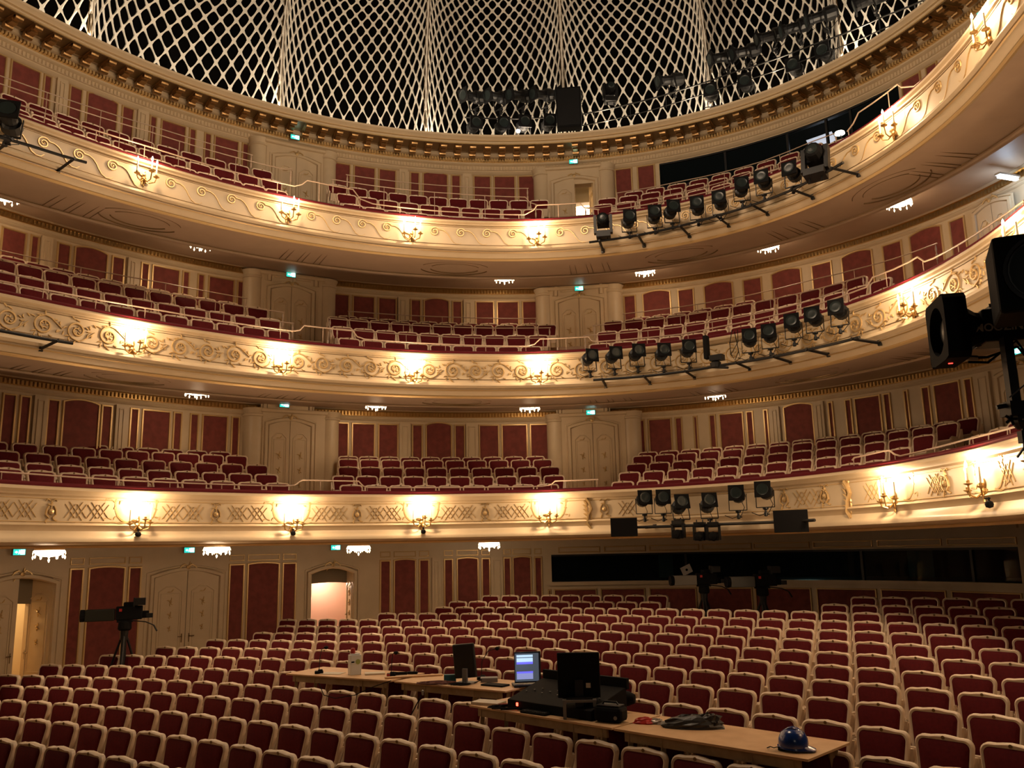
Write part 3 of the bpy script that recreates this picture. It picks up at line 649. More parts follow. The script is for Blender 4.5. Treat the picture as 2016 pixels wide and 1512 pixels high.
# corridors behind the open doors
PINKW = mat('pink_corridor_wall', (.62, .36, .28), .7); BRIGHT = mat('corridor_cream', (.85, .70, .48), .6); DKG = mat('corridor_shade', (.22, .18, .12), .8)
def corridor(s0, s1, z0, z1, dep, col, lint, power, stripes, c=(1, .72, .42), opx=-.3):
    m = MB(); r = thing('wall_corridor', None, None, kind='structure')
    P = lambda s, o, z: WL.at(s, o, z)
    m.add([P(s0-.6, dep, z0), P(s1+.6, dep, z0), P(s1+.6, dep, z1), P(s0-.6, dep, z1)], [(0, 1, 2, 3)]); m.build('corridor_wall', col, r)
    m = MB(); m.add([P(s0-.6, .03, z0), P(s0-.6, dep, z0), P(s0-.6, dep, z1), P(s0-.6, .03, z1)], [(0, 1, 2, 3)]); m.add([P(s1+.6, .03, z0), P(s1+.6, dep, z0), P(s1+.6, dep, z1), P(s1+.6, .03, z1)], [(0, 1, 2, 3)])
    m.add([P(s0-.6, .03, z1), P(s1+.6, .03, z1), P(s1+.6, dep, z1), P(s0-.6, dep, z1)], [(0, 1, 2, 3)]); m.add([P(s0-.6, 0, z0), P(s1+.6, 0, z0), P(s1+.6, dep, z0), P(s0-.6, dep, z0)], [(0, 1, 2, 3)]); m.build('corridor_side', BRIGHT, r)
    if lint:
        m = MB(); n = 10; L0, L1 = s0-.6, s1+.6
        for i in range(n):
            a, b = L0+(L1-L0)*i/n, L0+(L1-L0)*(i+1)/n; f = lambda q: lint+.12*math.sin(math.pi*(q-L0)/(L1-L0))
            m.add([P(a, .45, f(a)), P(b, .45, f(b)), P(b, .45, z1), P(a, .45, z1)], [(0, 1, 2, 3)]); m.add([P(a, .45, f(a)), P(b, .45, f(b)), P(b, .7, f(b)), P(a, .7, f(a))], [(0, 1, 2, 3)])
        m.build('corridor_lintel', DKG, r)
    m = MB()
    for t, wd in stripes:
        s = s0+(s1-s0)*t; m.add([P(s-wd/2, dep-.03, z0), P(s+wd/2, dep-.03, z0), P(s+wd/2, dep-.03, z1), P(s-wd/2, dep-.03, z1), P(s-wd/2, dep, z0), P(s+wd/2, dep, z0), P(s+wd/2, dep, z1), P(s-wd/2, dep, z1)], [(0, 1, 2, 3), (0, 3, 7, 4), (1, 5, 6, 2)])
    if stripes: m.build('pilaster', BRIGHT, r)
    light('corridor_lamp', P((s0+s1)/2, dep-.55, z1-.5), power, c, .12, r)
g1, g3 = OPENG
corridor(g1[0], g1[1], -3.6, -.2, 1.9, BRIGHT, -1.02, 60, [(t, .05) for t in (.1, .22, .34, .46, .58, .7, .82, .94)], (1, .70, .36))
corridor(g3[0], g3[1], -3.4, -.2, 1.9, PINKW, -.86, 60, [(.12, .10), (.66, .12), (1.2, .1)], (1, .80, .60))
corridor(OPEN3[0], OPEN3[1], 7.6, 10.75, 1.9, BRIGHT, 10.15, 190, [], (1, .86, .66))
# ================================================================ exit signs
SIGNW = mat('exit_sign_white', (.7, 1, 1), .5, emit=(.62, .95, 1), es=3.2); SIGNG = mat('exit_sign_green', (0, .5, .35), .5, emit=(.03, .56, .46), es=1.4)
def exit_sign(px, py, o, where, r=None, w_=.24):
    s, z = WL.s_of(px, py, o); p = WL.at(s, o, z)
    t = thing('exit_sign', 'glowing green and white exit sign '+where, 'exit sign', p, WL.yaw(s), 'exit signs over the doors')
    m = MB(); m.box((0, .02, 0), (w_+.02, .04, .14)); m.build('housing', GREYP, t)
    m = MB(); m.box((0, -.004, 0), (w_, .008, .12)); m.build('sign_face', SIGNG, t)
    m = MB(); m.box((-.055, -.012, .0), (.055, .006, .02)); m.add([(-.095, -.014, 0), (-.055, -.014, .03), (-.055, -.014, -.03)], [(0, 1, 2)]); m.build('arrow', SIGNW, t)
    m = MB(); m.box((.065, -.012, 0), (.085, .006, .10)); m.build('doorway_symbol', SIGNW, t)
    m = MB(); m.lathe([(.011, -.003), (.011, .003)], (.0, -.014, .033), 8, ax='y'); m.add([(x, -.016, z_) for x, z_ in ((-.012, .02), (.012, .02), (.016, -.01), (.028, -.045), (.016, -.045), (.0, -.015), (-.016, -.045), (-.028, -.04), (-.012, -.005))], [tuple(range(9))]); m.build('running_figure', SIGNW, t)
    light('exit_sign_glow', WL.at(s, o-.12, z), W_SIGN*(4 if 'blue' in where else 1), (.45, .85, 1), .06, t)
for a in ((581, 270, -.36, 'over the closed top balcony door'), (1129, 318, -.36, 'over the half-open top balcony door'), (573, 541, -.36, 'over the middle balcony door at the far side'), (1140, 568, -.36, 'over the middle balcony door below the half-open one'),
          (560, 797, -.4, 'over the lowest balcony door, lighting the ceiling blue'), (1163, 812, -.36, 'over the lowest balcony door beside the sloping ceiling beam'), (38, 1087, -.12, 'over the open stalls door by the cream panelling'), (373, 1083, -.12, 'over the closed stalls door behind the television camera'),
          (661, 1078, -.12, 'over the open stalls door with the pink corridor'), (2000, 692, -.4, 'over the box door beyond the big black spotlight'), (1932, 25, -.4, 'under the cornice beside the topmost wall sconce')): exit_sign(*a)
# ================================================================ wall sconces
def make_sconce():
    r = thing('wall_sconce', 'x', 'wall sconce', group='gilded candle sconces on the balcony fronts')
    m = MB(); m.lathe([(.0, .01), (.06, 0), (.05, -.03), (.02, -.05), (0, -.055)], (0, 0, 0), 10, ax='y'); m.lathe([(.0, 0), (.035, -.01), (.03, -.03), (0, -.04)], (0, 0, .09), 8, ax='y')
    mp = lambda u, v, l: Vector((u, -l-.01, v))
    for q in (1, -1): leaf(m, 0, .05, math.pi/2-q*.7, .13, .05); leaf(m, 0, -.03, -math.pi/2+q*.8, .10, .04)
    m.lathe([(.0, -.16), (.02, -.14), (.012, -.10), (.03, -.06)], (0, -.02, 0), 8); m.build('backplate', GOLD, r)
    for x, y, z, hh in ((-.19, -.14, .03, .26), (.19, -.14, .06, .27), (.05, -.24, .11, .22)):
        m = MB(); m.tube([(0, -.02, 0), (x*.45, y*.55, -.08), (x*.9, y*.9, -.05), (x, y, z-.03)], .012, 6); m.lathe([(.008, -.04), (.02, -.02), (.055, -.005), (.06, .005), (.022, .012), (.026, .045), (.018, .05)], (x, y, z), 9); A = m.build('candle_arm', GOLD, r)
        m = MB(); m.lathe([(.016, .045), (.015, hh)], (x, y, z), 7); m.build('candle', CANDLE, A)
        m = MB(); m.lathe([(.008, hh), (.020, hh+.025), (.015, hh+.06), (0, hh+.10)], (x, y, z), 7); m.build('flame_bulb', FLAME, A)
    return r
SCN = make_sconce()
def put(proto, used, p, rz, label, group=None):
    o = proto if not used[0] else copy_tree(proto); used[0] = True
    o.location = p; o.rotation_euler = (0, 0, rz); o['label'] = label
    if group: o['group'] = group
    return o
used = [False]
def sconce(cv, s, z, label):
    r = put(SCN, used, cv.at(s, -.01, z), cv.yaw(s), label)
    light('sconce_light', cv.at(s, -.30, z+.40), W_SCONCE, C_WARM, .09, None)
whr = {3: ['by the low end of the bare black bar', 'under the far door bay', 'below the second door bay, left of two neighbours', 'just before the row of stage lanterns', 'above the moving light end of the lantern bar', 'at the very top right corner']}
for k, cv, lst, nm in ((3, R3, SC3, 'top'), (2, R2, SC2, 'middle'), (1, R1, SC1, 'lowest')):
    for i, (px, py) in enumerate(lst):
        s, z = cv.s_of(px, py-(3 if k > 1 else 0), -.02)
        sconce(cv, s, z, f'gilded three-candle sconce, {ORD[i]} from left on the {nm} balcony front')
    # the row goes on outside the frame toward the stage
    ds = {3: 4.6, 2: 4.6, 1: 4.6}[k]; s, z = cv.s_of(*lst[0], -.02)
    if s-ds > .3: light('sconce_light', cv.at(s-ds, -.3, z+.42), W_SCONCE*1.5, C_WARM, .1)
    s, z = cv.s_of(*lst[-1], -.02)
    if s+2.6 < cv.L[-1]: light('sconce_light', cv.at(s+2.6, -.3, z+.42), W_SCONCE, C_WARM, .1)
BALLM = BLACKM
for i, (px, py) in enumerate(((270, 1052), (576, 1050), (833, 1047), (1954, 993))):
    s, z = R1.s_of(px, py, -.1); m = MB(); m.lathe([(0, -.05), (.045, -.035), (.055, 0), (.045, .035), (.015, .05), (.01, .09), (0, .10)], (0, 0, 0), 12)
    m.box((0, .03, .08), (.03, .10, .02)); tag(m.build('dome_camera', BLACKM, None, R1.at(s, -.14, z), smooth=True), f'small black ball camera under the {ORD[i]} sconce from left, lowest balcony' if i < 3 else 'small black ball camera under the far right sconce, lowest balcony', 'camera', 'small ball cameras under the lowest balcony front')
# ================================================================ crystal ceiling lamps
def make_plafond():
    r = thing('crystal_ceiling_lamp', 'x', 'ceiling lamp', group='lit crystal bowl lamps under the balconies')
    m = MB(); m.lathe([(.10, .14), (.10, .10), (.24, .09), (.25, .06)], (0, 0, 0), 20); m.build('lamp_base', GOLD, r)
    m = MB(); m.lathe([(.24, .08), (.25, .04), (.22, -.01), (.15, -.045), (.0, -.06)], (0, 0, 0), 20); m.build('lamp_bowl', GLOW, r, smooth=True)
    m = MB()
    for i in range(12):
        a = 2*math.pi*i/12; x, y = .255*math.cos(a), .255*math.sin(a); zz = -.04-.02*(i % 2)
        m.tube([(x, y, .05), (x, y, zz+.02)], .004, 4); m.lathe([(0, .03), (.018, .0), (.012, -.03), (0, -.045)], (x, y, zz), 6)
        b = 2*math.pi*(i+1)/12; m.tube([(x, y, .04), (.27*math.cos((a+b)/2), .27*math.sin((a+b)/2), -.005), (.255*math.cos(b), .255*math.sin(b), .04)], .006, 4)
    m.lathe([(0, .03), (.022, 0), (.014, -.03), (0, -.05)], (0, 0, -.11), 6); m.build('crystal_fringe', CRYST, r)
    return r
PLF = make_plafond(); usedp = [False]
LAMPS = [((10, 388), 7.27, 'top'), ((397, 482), 7.27, 'top'), ((993, 548), 7.27, 'top'), ((1270, 534), 7.27, 'top'), ((1512, 486), 7.27, 'top'), ((1770, 400), 7.27, 'top'),
         ((388, 773), 3.68, 'middle'), ((740, 798), 3.68, 'middle'), ((1043, 802), 3.68, 'middle'), ((1408, 777), 3.68, 'middle'),
         ((97, 1090), .16, 'lowest'), ((427, 1083), .16, 'lowest'), ((706, 1080), .16, 'lowest'), ((963, 1073), .16, 'lowest')]
cnt = {}
for (px, py), z, nm in LAMPS:
    if z < 1: p = at_r(px, py, {97: 17.6, 427: 18.6, 706: 20.0, 963: 21.5}[px]); sc_ = 1.0
    else: p = at_h(px, py, z); sc_ = 1
    cnt[nm] = cnt.get(nm, 0)+1
    o = put(PLF, usedp, p, 0, f'lit crystal bowl lamp, {ORD[cnt[nm]-1]} from left under the {nm} balcony'); o.scale = (sc_,)*3
    light('lamp_light', (p.x, p.y, p.z-.20), W_LAMP, C_LAMP, .15)
    light('lamp_uplight', (p.x, p.y, p.z+.02) if z > 1 else (p.x, p.y, p.z-.12), 1.5, C_LAMP, .1)
# chandelier high over the stalls, above the frame
ch = thing('chandelier', 'large gilded crystal chandelier hanging high over the stalls, above the frame', 'chandelier', (0, 12.3, ZE+10.9))
m = MB()
m.tube([(0, 0, 0), (0, 0, 8)], .03, 6)
for zz, r_ in ((0, 1.5), (.5, 1.0)):
    m.tube([(r_*math.cos(a), r_*math.sin(a), zz) for a in np.linspace(0, 2*math.pi, 33)], .03, 5)
    for i in range(8): a = i*math.pi/4; m.tube([(0, 0, .9), (r_*.5*math.cos(a), r_*.5*math.sin(a), zz-.2), (r_*math.cos(a), r_*math.sin(a), zz)], .02, 5)
m.build('chandelier_frame', GOLD, ch); m = MB()
for i in range(24): a = i*math.pi/12; m.lathe([(0, 0), (.05, .05), (0, .14)], (1.5*math.cos(a), 1.5*math.sin(a), .05), 6)
m.build('candle_bulb', GLOW, ch); light('chandelier_light', (0, 12.3, ZE+10.6), W_CHAND, (1, .74, .51), .9)
# ================================================================ chairs
def make_chair(name):
    r = thing(name, 'x', 'theatre seat')
    def outl(inset, yo, n=5):
        """outline of the backrest, x and z; inset moves inward"""
        wt, wb, z0, z1, rc = .262-inset, .225-inset, .46+inset, .955-inset, .075-inset*.6
        rc = max(rc, .03); p = []
        p.append((-wb, z0)); p.append((wb, z0))
        for i in range(n+1):
            a = math.pi/2*i/n; p.append((wt-rc+rc*math.cos(a), z1-rc+rc*math.sin(a)))
        for x, z in ((.13, .0), (.075, .008), (0, .015), (-.075, .008), (-.13, 0)): p.append((x, z1+z*(1 if inset < .02 else .1)))
        for i in range(n+1):
            a = math.pi/2+math.pi/2*i/n; p.append((-wt+rc+rc*math.cos(a), z1-rc+rc*math.sin(a)))
        return [Vector((x, yo-.20*(.955-z), z)) for x, z in p]
    m = MB(); A = outl(0, 0); B = outl(.031, -.006); C = outl(0, .045); B[10-0] = B[10]
    D = outl(.012, -.014)
    m.loops(A, D); m.loops(D, B); m.loops(C, A); m.fan(C[::-1]); fr = m.build('back_frame', SEATCR, r, smooth=True)
    m = MB(); m.loops(outl(.031, -.004), outl(.06, -.022)); m.fan(outl(.06, -.022)); m.build('back_cushion', SEATRED, r, smooth=True)
    m = MB(); m.lathe([(.017, 0), (.017, -.006)], (0, -.012, .948), 10, ax='y'); m.build('number_plate', BRASSD, fr)
    m = MB(); zc = (.37, .42); pr = [(-.12, .43), (-.16, .42), (-.24, .58), (-.235, .60), (-.18, .60), (-.12, .48)]
    for g in (-1, 1): pass
    vs = [(x, y, z) for x in (-.215, .215) for y, z in pr]; n = len(pr); m.add(vs, [(i, (i+1) % n, n+(i+1) % n, n+i) for i in range(n)]+[tuple(range(n)), tuple(range(n, 2*n))])
    m.build('tip_up_seat', SEATCR, r)
    for g in (-1, 1):
        m = MB(); x = g*.262; th = .018
        out = [(-.03, .0), (-.16, .0), (-.17, .05), (-.12, .30), (-.20, .50), (-.30, .575), (-.31, .61), (-.16, .62), (-.07, .60), (.02, .80), (.05, .80), (.05, .55), (.03, .1)]
        vs = [(x+q*th, y, z) for q in (-1, 1) for y, z in out]; n = len(out); m.add(vs, [(i, (i+1) % n, n+(i+1) % n, n+i) for i in range(n)]+[tuple(range(n)), tuple(range(n, 2*n))])
        m.tube([(x, -.30, .60), (x, -.26, .635), (x, -.10, .625)], .02, 5); m.build('side_support', SEATCR, r)
    return r
CHP = make_chair('stalls_chair'); usedc = [False]
BCH = make_chair('balcony_chair'); usedb = [False]
def mass_mesh(proto, name, places):
    """many distant seats as one object"""
    mats = [SEATCR, SEATRED, BRASSD]; m = MB()
    def walk(o):
        for c in o.children:
            if c.type == 'MESH':
                m.cur = mats.index(c.data.materials[0])
                vs = [v.co.copy() for v in c.data.vertices]; fs = [tuple(p.vertices) for p in c.data.polygons]
                for M in places: m.add([M @ v for v in vs], fs)
            walk(c)
    walk(proto); return m.build(name, mats, None)
mass_s = []; ind = []
for ri, (k, R, z, ph, n) in enumerate(STALLS):
    j = -1 if k in 'LMNOP' else 0; jmax = 60; vis = []
    while j < jmax:
        if k == 'A' and 9 <= j <= 15: j += 1; continue
        if k == 'B' and 10 <= j <= 15: j += 1; continue
        a = ph+j*WD/R; x = CX+R*math.sin(a); y = CY+R*math.cos(a); zz = z+tilt(a)
        px, py = proj((x, y, zz+ZE))
        hw = .27*F_/math.hypot(x, y)
        if px-hw > 2012 or py > 1520: break
        if px+hw > 4: vis.append((x, y, zz, a, px, py))
        j += 1
    for i, v in enumerate(vis): ind.append((ri, i, k, v))
ind.sort(key=lambda q: -q[0])          # nearest rows first
for q, (ri, i, k, (x, y, zz, a, px, py)) in enumerate(ind):
    rz = -a+random.uniform(-.012, .012)
    if q < 300:
        o = put(CHP, usedc, (x, y, zz-CH+ZE), rz, f'red cream-framed stalls seat, {ORD[i]} from left in the {ORD[ri]} row from the back', 'stalls seats facing the stage')
    else: mass_s.append(Matrix.Translation((x, y, zz-CH+ZE)) @ Matrix.Rotation(rz, 4, 'Z'))
if mass_s: tag(mass_mesh(CHP, 'distant_stalls_seating', mass_s), 'rearmost rows of red stalls seats beneath the sound window', 'theatre seats', 'stalls seats facing the stage', 'stuff')
# balcony rows: (tier, block, row, first px, last px, count)
BR = [
 (1, 'left', 0, (17, 919.6), (546.4, 949.6), 10), (1, 'left', 1, (13.4, 905.5), (524.5, 931.9), 10), (1, 'left', 2, (11.9, 885.4), (506, 913.7), 10), (1, 'left', 3, (-11, 866.5), (466.3, 895.3), 10), (1, 'left', 4, (23.1, 861.9), (433.5, 887.7), 9),
 (1, 'centre', 0, (691.5, 953.3), (1078, 951.8), 9), (1, 'centre', 1, (675.9, 935), (1090.7, 934.4), 10), (1, 'centre', 2, (685.6, 917.6), (1082.5, 917.6), 10), (1, 'centre', 3, (685.6, 902), (1068.3, 903.2), 10), (1, 'centre', 4, (685.6, 896.8), (1053.5, 897), 10),
 (1, 'right', 0, (1225.5, 946.5), (1721, 905), 11), (1, 'right', 1, (1239, 928), (1772, 880.3), 12), (1, 'right', 2, (1252.5, 911.2), (1818, 855), 13), (1, 'right', 3, (1264.3, 895.5), (1865, 831.7), 14), (1, 'right', 4, (1275.3, 888.4), (1905, 821.7), 15),
 (1, 'box', 0, (1863, 884), (1960, 864), 3), (1, 'box', 1, (1930, 854), (2005, 826), 3),
 (2, 'left', 0, (5, 554), (548.4, 649), 11), (2, 'left', 1, (4.8, 531.3), (531, 625.7), 11), (2, 'left', 2, (4.8, 510), (507, 604), 11), (2, 'left', 3, (26, 505), (449, 593), 10),
 (2, 'centre', 0, (687.5, 664.7), (1045.4, 680.5), 9), (2, 'centre', 1, (673.6, 642), (1059.6, 658.6), 10), (2, 'centre', 2, (665, 622.6), (1076.6, 638), 11), (2, 'centre', 3, (684.7, 620.7), (1042.7, 635.7), 10),
 (2, 'right', 0, (1180.5, 674.7), (1738, 566.7), 13), (2, 'right', 1, (1194.8, 651), (1733.6, 549), 13), (2, 'right', 2, (1206.6, 630.8), (1686, 546), 12), (2, 'right', 3, (1262, 623), (1466, 592), 6), (2, 'box', 0, (1790, 548), (1878, 505), 3),
 (3, 'left', 0, (63, 230), (545, 372.6), 11), (3, 'left', 1, (33, 211), (534.6, 352.4), 11), (3, 'left', 2, (28, 189), (516, 333), 11),
 (3, 'centre', 0, (695, 401), (1037, 429.5), 9), (3, 'centre', 1, (682.5, 381), (1049, 410.5), 10), (3, 'centre', 2, (664.4, 362.5), (1061.6, 392.7), 11),
 (3, 'right', 0, (1216.5, 415), (1660, 292), 10), (3, 'right', 1, (1186, 401), (1660, 280), 11), (3, 'right', 2, (1195, 389), (1690, 257), 12), (3, 'right', 3, (1248, 375.6), (1600, 285), 9)]
CVS = {1: R1, 2: R2, 3: R3}; NM = {1: 'lowest', 2: 'middle', 3: 'top'}; lst = []
for k, blk, row, pa, pb, n in BR:
    cv = CVS[k]; o = .72+.88*row
    if k == 1 and blk == 'box': o = .7+.88*row
    if k == 1 and row == 4: o -= .18
    if k == 3: o = .66+.88*row
    (sa, za), (sb, zb_) = cv.s_of(*pa, o), cv.s_of(*pb, o)
    for i in range(n):
        t = i/(n-1); s = sa+(sb-sa)*t; z = za+(zb_-za)*t; lst.append((k, blk, row, i, cv.at(s, o, z-CH), cv.yaw(s)))
pri = lambda q: (q[0] == 3 and q[2] == 0, q[0] == 2 and q[2] == 3, q[0] == 1 and q[2] == 4, q[0] == 3 and q[2] == 3, q[0] == 3)
lst.sort(key=pri); mass_b = []
for q, (k, blk, row, i, p, rz) in enumerate(lst):
    if q < 300: put(BCH, usedb, p, rz, f'red balcony seat, {ORD[i]} from left, {ORD[row]} row, {blk} block of the {NM[k]} balcony', f'seats on the {NM[k]} balcony')
    else: mass_b.append(Matrix.Translation(p) @ Matrix.Rotation(rz, 4, 'Z'))
if mass_b: tag(mass_mesh(BCH, 'hidden_balcony_seating', mass_b), 'balcony seat rows whose tops only just show over others', 'theatre seats', None, 'stuff')
# ================================================================ handrails on the balconies
RAILM = mat('rail_lacquer', (.56, .41, .30), .35)
def rail(cv, o, pts, label, zbase, step=1.1, r=.0135, group='rails on the balconies'):
    P = [cv.s_of(x, y, o) for x, y in pts]; s0 = P[0]
    root = thing('handrail', label, 'handrail', cv.at(P[0][0], o, zbase), 0, group); inv = Matrix.Translation(-root.location)
    path = []
    for (a, za), (b, zb_) in zip(P, P[1:]):
        n = max(1, int(abs(b-a)/.35)); path += [cv.at(a+(b-a)*i/n, o, za+(zb_-za)*i/n) for i in range(n)]
    path.append(cv.at(P[-1][0], o, P[-1][1])); m = MB(); m.tube(path, r, 6); m.xform(inv).build('top_rail', RAILM, root, smooth=True)
    S = [p[0] for p in P]; Zs = [p[1] for p in P]; L = S[-1]-S[0]; n = max(1, int(L/step))
    for i in range(n+1):
        s = S[0]+.03+(L-.06)*i/n; z = float(np.interp(s, S, Zs)); m = MB(); m.tube([cv.at(s, o, zbase), cv.at(s, o, z)], .0085, 5)
        if i in (0, n) and zbase < z-.5: m.lathe([(.02, 0), (.024, .1), (.012, .14), (.022, .22), (.012, .30)], cv.at(s, o, z-.34), 7)
        m.xform(inv).build('post', RAILM, root)
RIM = .10
rail(R1, .12, [(0, 929), (66, 933.5), (250, 946), (400, 952.5), (560, 957), (580, 955.5), (595, 945), (706, 947.4), (715, 957), (724, 959.7), (900, 959.7), (1068, 957.8), (1085, 954), (1093, 947), (1178, 944)], 'long cream rail stepping up at two aisles, lowest balcony front', Z1+.08, 1.0, .016)
rail(R1, .12, [(1678, 906), (1682, 901), (1740, 888), (1752, 887), (1760, 894), (1772, 898), (1900, 866), (2016, 835), (2060, 820)], 'cream rail with a curled step, lowest balcony front near the boxes', Z1+.08, 1.0, .016)
rail(R2, .12, [(-30, 548), (0, 553), (320, 612), (577, 652), (590, 650.5), (599, 641), (695, 651.5), (703, 663), (718, 668), (880, 678), (1036, 681.8), (1052, 678), (1063, 667.5), (1158, 663), (1165, 671), (1180, 672.5), (1261, 666), (1342, 657.8), (1413, 644), (1480, 631), (1543, 616.7), (1627, 593.6), (1706, 565), (1718, 546), (1760, 530), (1793, 514), (1806, 505.7), (1820, 515), (1837, 509), (1889, 480.8), (1955, 438), (2016, 395)], 'long cream rail following the whole middle balcony front', Z2+.08, .9, .016)
for a, lb in (([(-20, 531), (0, 535.6), (320, 598), (579, 636.8)], 'far block, second row'), ([(661, 646.7), (880, 663.2), (1072, 665.7)], 'middle block, second row'), ([(1149, 661), (1308, 647.5), (1480, 619.9), (1598.7, 591), (1662, 568)], 'block above the lanterns, second row')): rail(R2, 1.12, a, f'cream rail in the middle balcony, {lb}', ROWF[2][1], 1.3)
for a, lb in (([(-20, 505), (0, 509), (320, 575), (560, 615.4)], 'far block, third row'), ([(647, 626.5), (880, 643.6), (1084.6, 645.2)], 'middle block, third row'), ([(1167, 641), (1308.6, 626.6), (1480, 597), (1567, 579), (1702, 543)], 'block above the lanterns, third row')): rail(R2, 2.0, a, f'cream rail in the middle balcony, {lb}', ROWF[2][2], 1.3)
for a, lb in (([(-20, 489), (0, 492.7), (320, 556.5), (487, 587.6)], 'far block, back row'), ([(684.7, 612.6), (880, 624), (1058, 626.8)], 'middle block, back row'), ([(1226, 618), (1480, 580), (1598.7, 551), (1760, 509.5), (1845, 479)], 'block above the lanterns, back row')): rail(R2, 2.88, a, f'cream rail in the middle balcony, {lb}', ROWF[2][3], 1.3)
rail(R3, .12, [(-25, 185), (0, 192.8), (300, 291), (580, 366.7), (595, 363), (604.6, 355), (695, 373), (709, 391.7), (734, 401.4), (900, 418), (1033, 423), (1050, 414), (1057.6, 404), (1142, 399.4), (1150, 409), (1180, 413)], 'long mauve rail following the top balcony front to its second door', Z3+.08, .9, .015)
rail(R3, .12, [(1204, 413.7), (1307, 396), (1402, 375.6), (1499, 344), (1598, 306)], 'rail behind the stage lanterns, top balcony front', Z3+.08, .9, .015)
rail(R3, .12, [(1668, 259), (1680, 243), (1690, 222), (1767, 166), (1775, 172), (1800, 170), (1850, 128), (1900, 80)], 'rail with a steep step below the control room window, top balcony', Z3+.08, .9, .015)
for a, lb in (([(-20, 158), (0, 164.6), (300, 261), (563, 333.8), (575, 331)], 'far block, second row'), ([(653, 352.8), (900, 381.5), (1034, 388), (1044, 399), (1057, 403)], 'middle block, second row'), ([(1150, 409), (1180, 408.9), (1312, 385), (1418, 359.7), (1520, 325)], 'block over the lanterns, second row')): rail(R3, 1.12, a, f'thin rail in the top balcony, {lb}', ROWF[3][1], 1.0, .012)
for a, lb in (([(-20, 143), (0, 149), (300, 248.5), (490, 303), (497.5, 306)], 'far block, third row'), ([(681, 343.8), (900, 367), (1041, 370.8)], 'middle block, third row'), ([(1211.7, 380.3), (1340, 357), (1500, 318), (1598.4, 279), (1648, 261)], 'block under the control window, third row')): rail(R3, 2.0, a, f'thin rail in the top balcony, {lb}', ROWF[3][2], 1.0, .012)
# ================================================================ stage lighting
def make_lantern(name, body=.38, fr=.30):
    r = thing(name, 'x', 'stage lantern', group=None)
    m = MB(); m.box((0, 0, 0), (fr, .03, fr)); m.build('color_frame', BLACKM, r)
    m = MB(); m.lathe([(fr*.37, .0), (fr*.37, -.022), (fr*.33, -.017), (fr*.2, -.019), (0, -.0205)], (0, 0, 0), 14, ax='y'); m.build('front_lens', LENS, r, smooth=True)
    m = MB(); m.lathe([(fr*.40, .01), (fr*.40, .10), (fr*.33, .12), (fr*.34, body*.62), (fr*.48, body*.66), (fr*.48, body), (fr*.36, body+.06), (0, body+.07)], (0, 0, 0), 12, ax='y'); m.box((0, body*.8, fr*.40), (.10, .18, .06)); m.build('lamp_body', BLACK, r)
    m = MB(); y = body*.55; w_ = fr*.56
    for g in (-1, 1): m.box((g*w_, y, -.15), (.012, .035, .32))
    m.box((0, y, -.31), (w_*2, .035, .012)); m.build('yoke', BLACK, r)
    m = MB(); m.lathe([(.02, -.31), (.055, -.32), (.055, -.345), (.022, -.36), (.022, -.40), (.035, -.41), (.035, -.47), (.012, -.48)], (0, y, 0), 9); m.box((.03, y, -.44), (.08, .03, .02)); m.build('clamp', GREYM if 0 else BLACK, r)
    m = MB(); m.tube([(.02, body, -.02), (.10, body+.06, -.22), (.05, y+.05, -.40), (-.12, y+.02, -.46), (-.26, y, -.40)], .007, 4); m.build('power_cable', BLACKM, r)
    return r
def make_moving(name):
    r = thing(name, 'x', 'moving light')
    m = MB(); m.box((0, 0, -.36), (.34, .28, .12)); m.tube([(-.1, 0, -.42), (-.1, 0, -.50)], .02, 6); m.tube([(.1, 0, -.42), (.1, 0, -.50)], .02, 6); m.build('base', BLACK, r)
    m = MB()
    for g in (-1, 1): m.box((g*.19, 0, -.08), (.07, .14, .46))
    m.box((0, 0, -.28), (.42, .16, .06)); m.build('yoke', BLACK, r)
    m = MB(); m.lathe([(.10, -.20), (.135, -.18), (.15, -.05), (.15, .14), (.11, .22), (0, .24)], (0, 0, .03), 12, ax='y'); m.box((0, .08, .03), (.29, .22, .27)); m.build('head', BLACKM, r)
    m = MB(); m.lathe([(.095, -.20), (.06, -.215), (0, -.22)], (0, 0, .03), 12, ax='y'); m.build('front_lens', LENS, r)
    return r
LP = make_lantern('stage_lantern'); ul = [False]; LPB = make_lantern('stage_lantern', .62, .34); ulb = [False]; MV = make_moving('moving_head_light'); um = [False]
def hang(proto, used, cv, px, py, o, label, yaw=.5, pitch=.0, sc_=1., group=None, flip=False):
    s, z = cv.s_of(px, py, o); r = put(proto, used, cv.at(s, o, z), 0, label, group); r.rotation_euler = (pitch+(math.pi if flip else 0), 0, cv.yaw(s)+yaw); r.scale = (sc_,)*3; return r
def bar(cv, o, pts, label, arms, inner=-.02, dz_=-.04, r=.028):
    P = [cv.s_of(x, y, o) for x, y in pts]; root = thing('lighting_bar', label, 'lighting bar', cv.at(P[0][0], o, P[0][1])); inv = Matrix.Translation(-root.location)
    m = MB(); m.tube([cv.at(a+(b-a)*i/4, o, za+(zb_-za)*i/4) for (a, za), (b, zb_) in zip(P, P[1:]) for i in range(4)]+[cv.at(P[-1][0], o, P[-1][1])], r, 8); m.xform(inv).build('pipe', BLACK, root, smooth=True)
    for x, y in arms:
        s, z = cv.s_of(x, y, o); A = cv.at(s, o-.05, z); B = cv.at(s, inner, z+dz_); m = MB(); m.tube([A, B], .032, 4); m.tube([B+Vector((0, 0, .05)), B-Vector((0, 0, .05))], .045, 4); m.xform(inv).build('bracket_arm', BLACK, root)
    return root
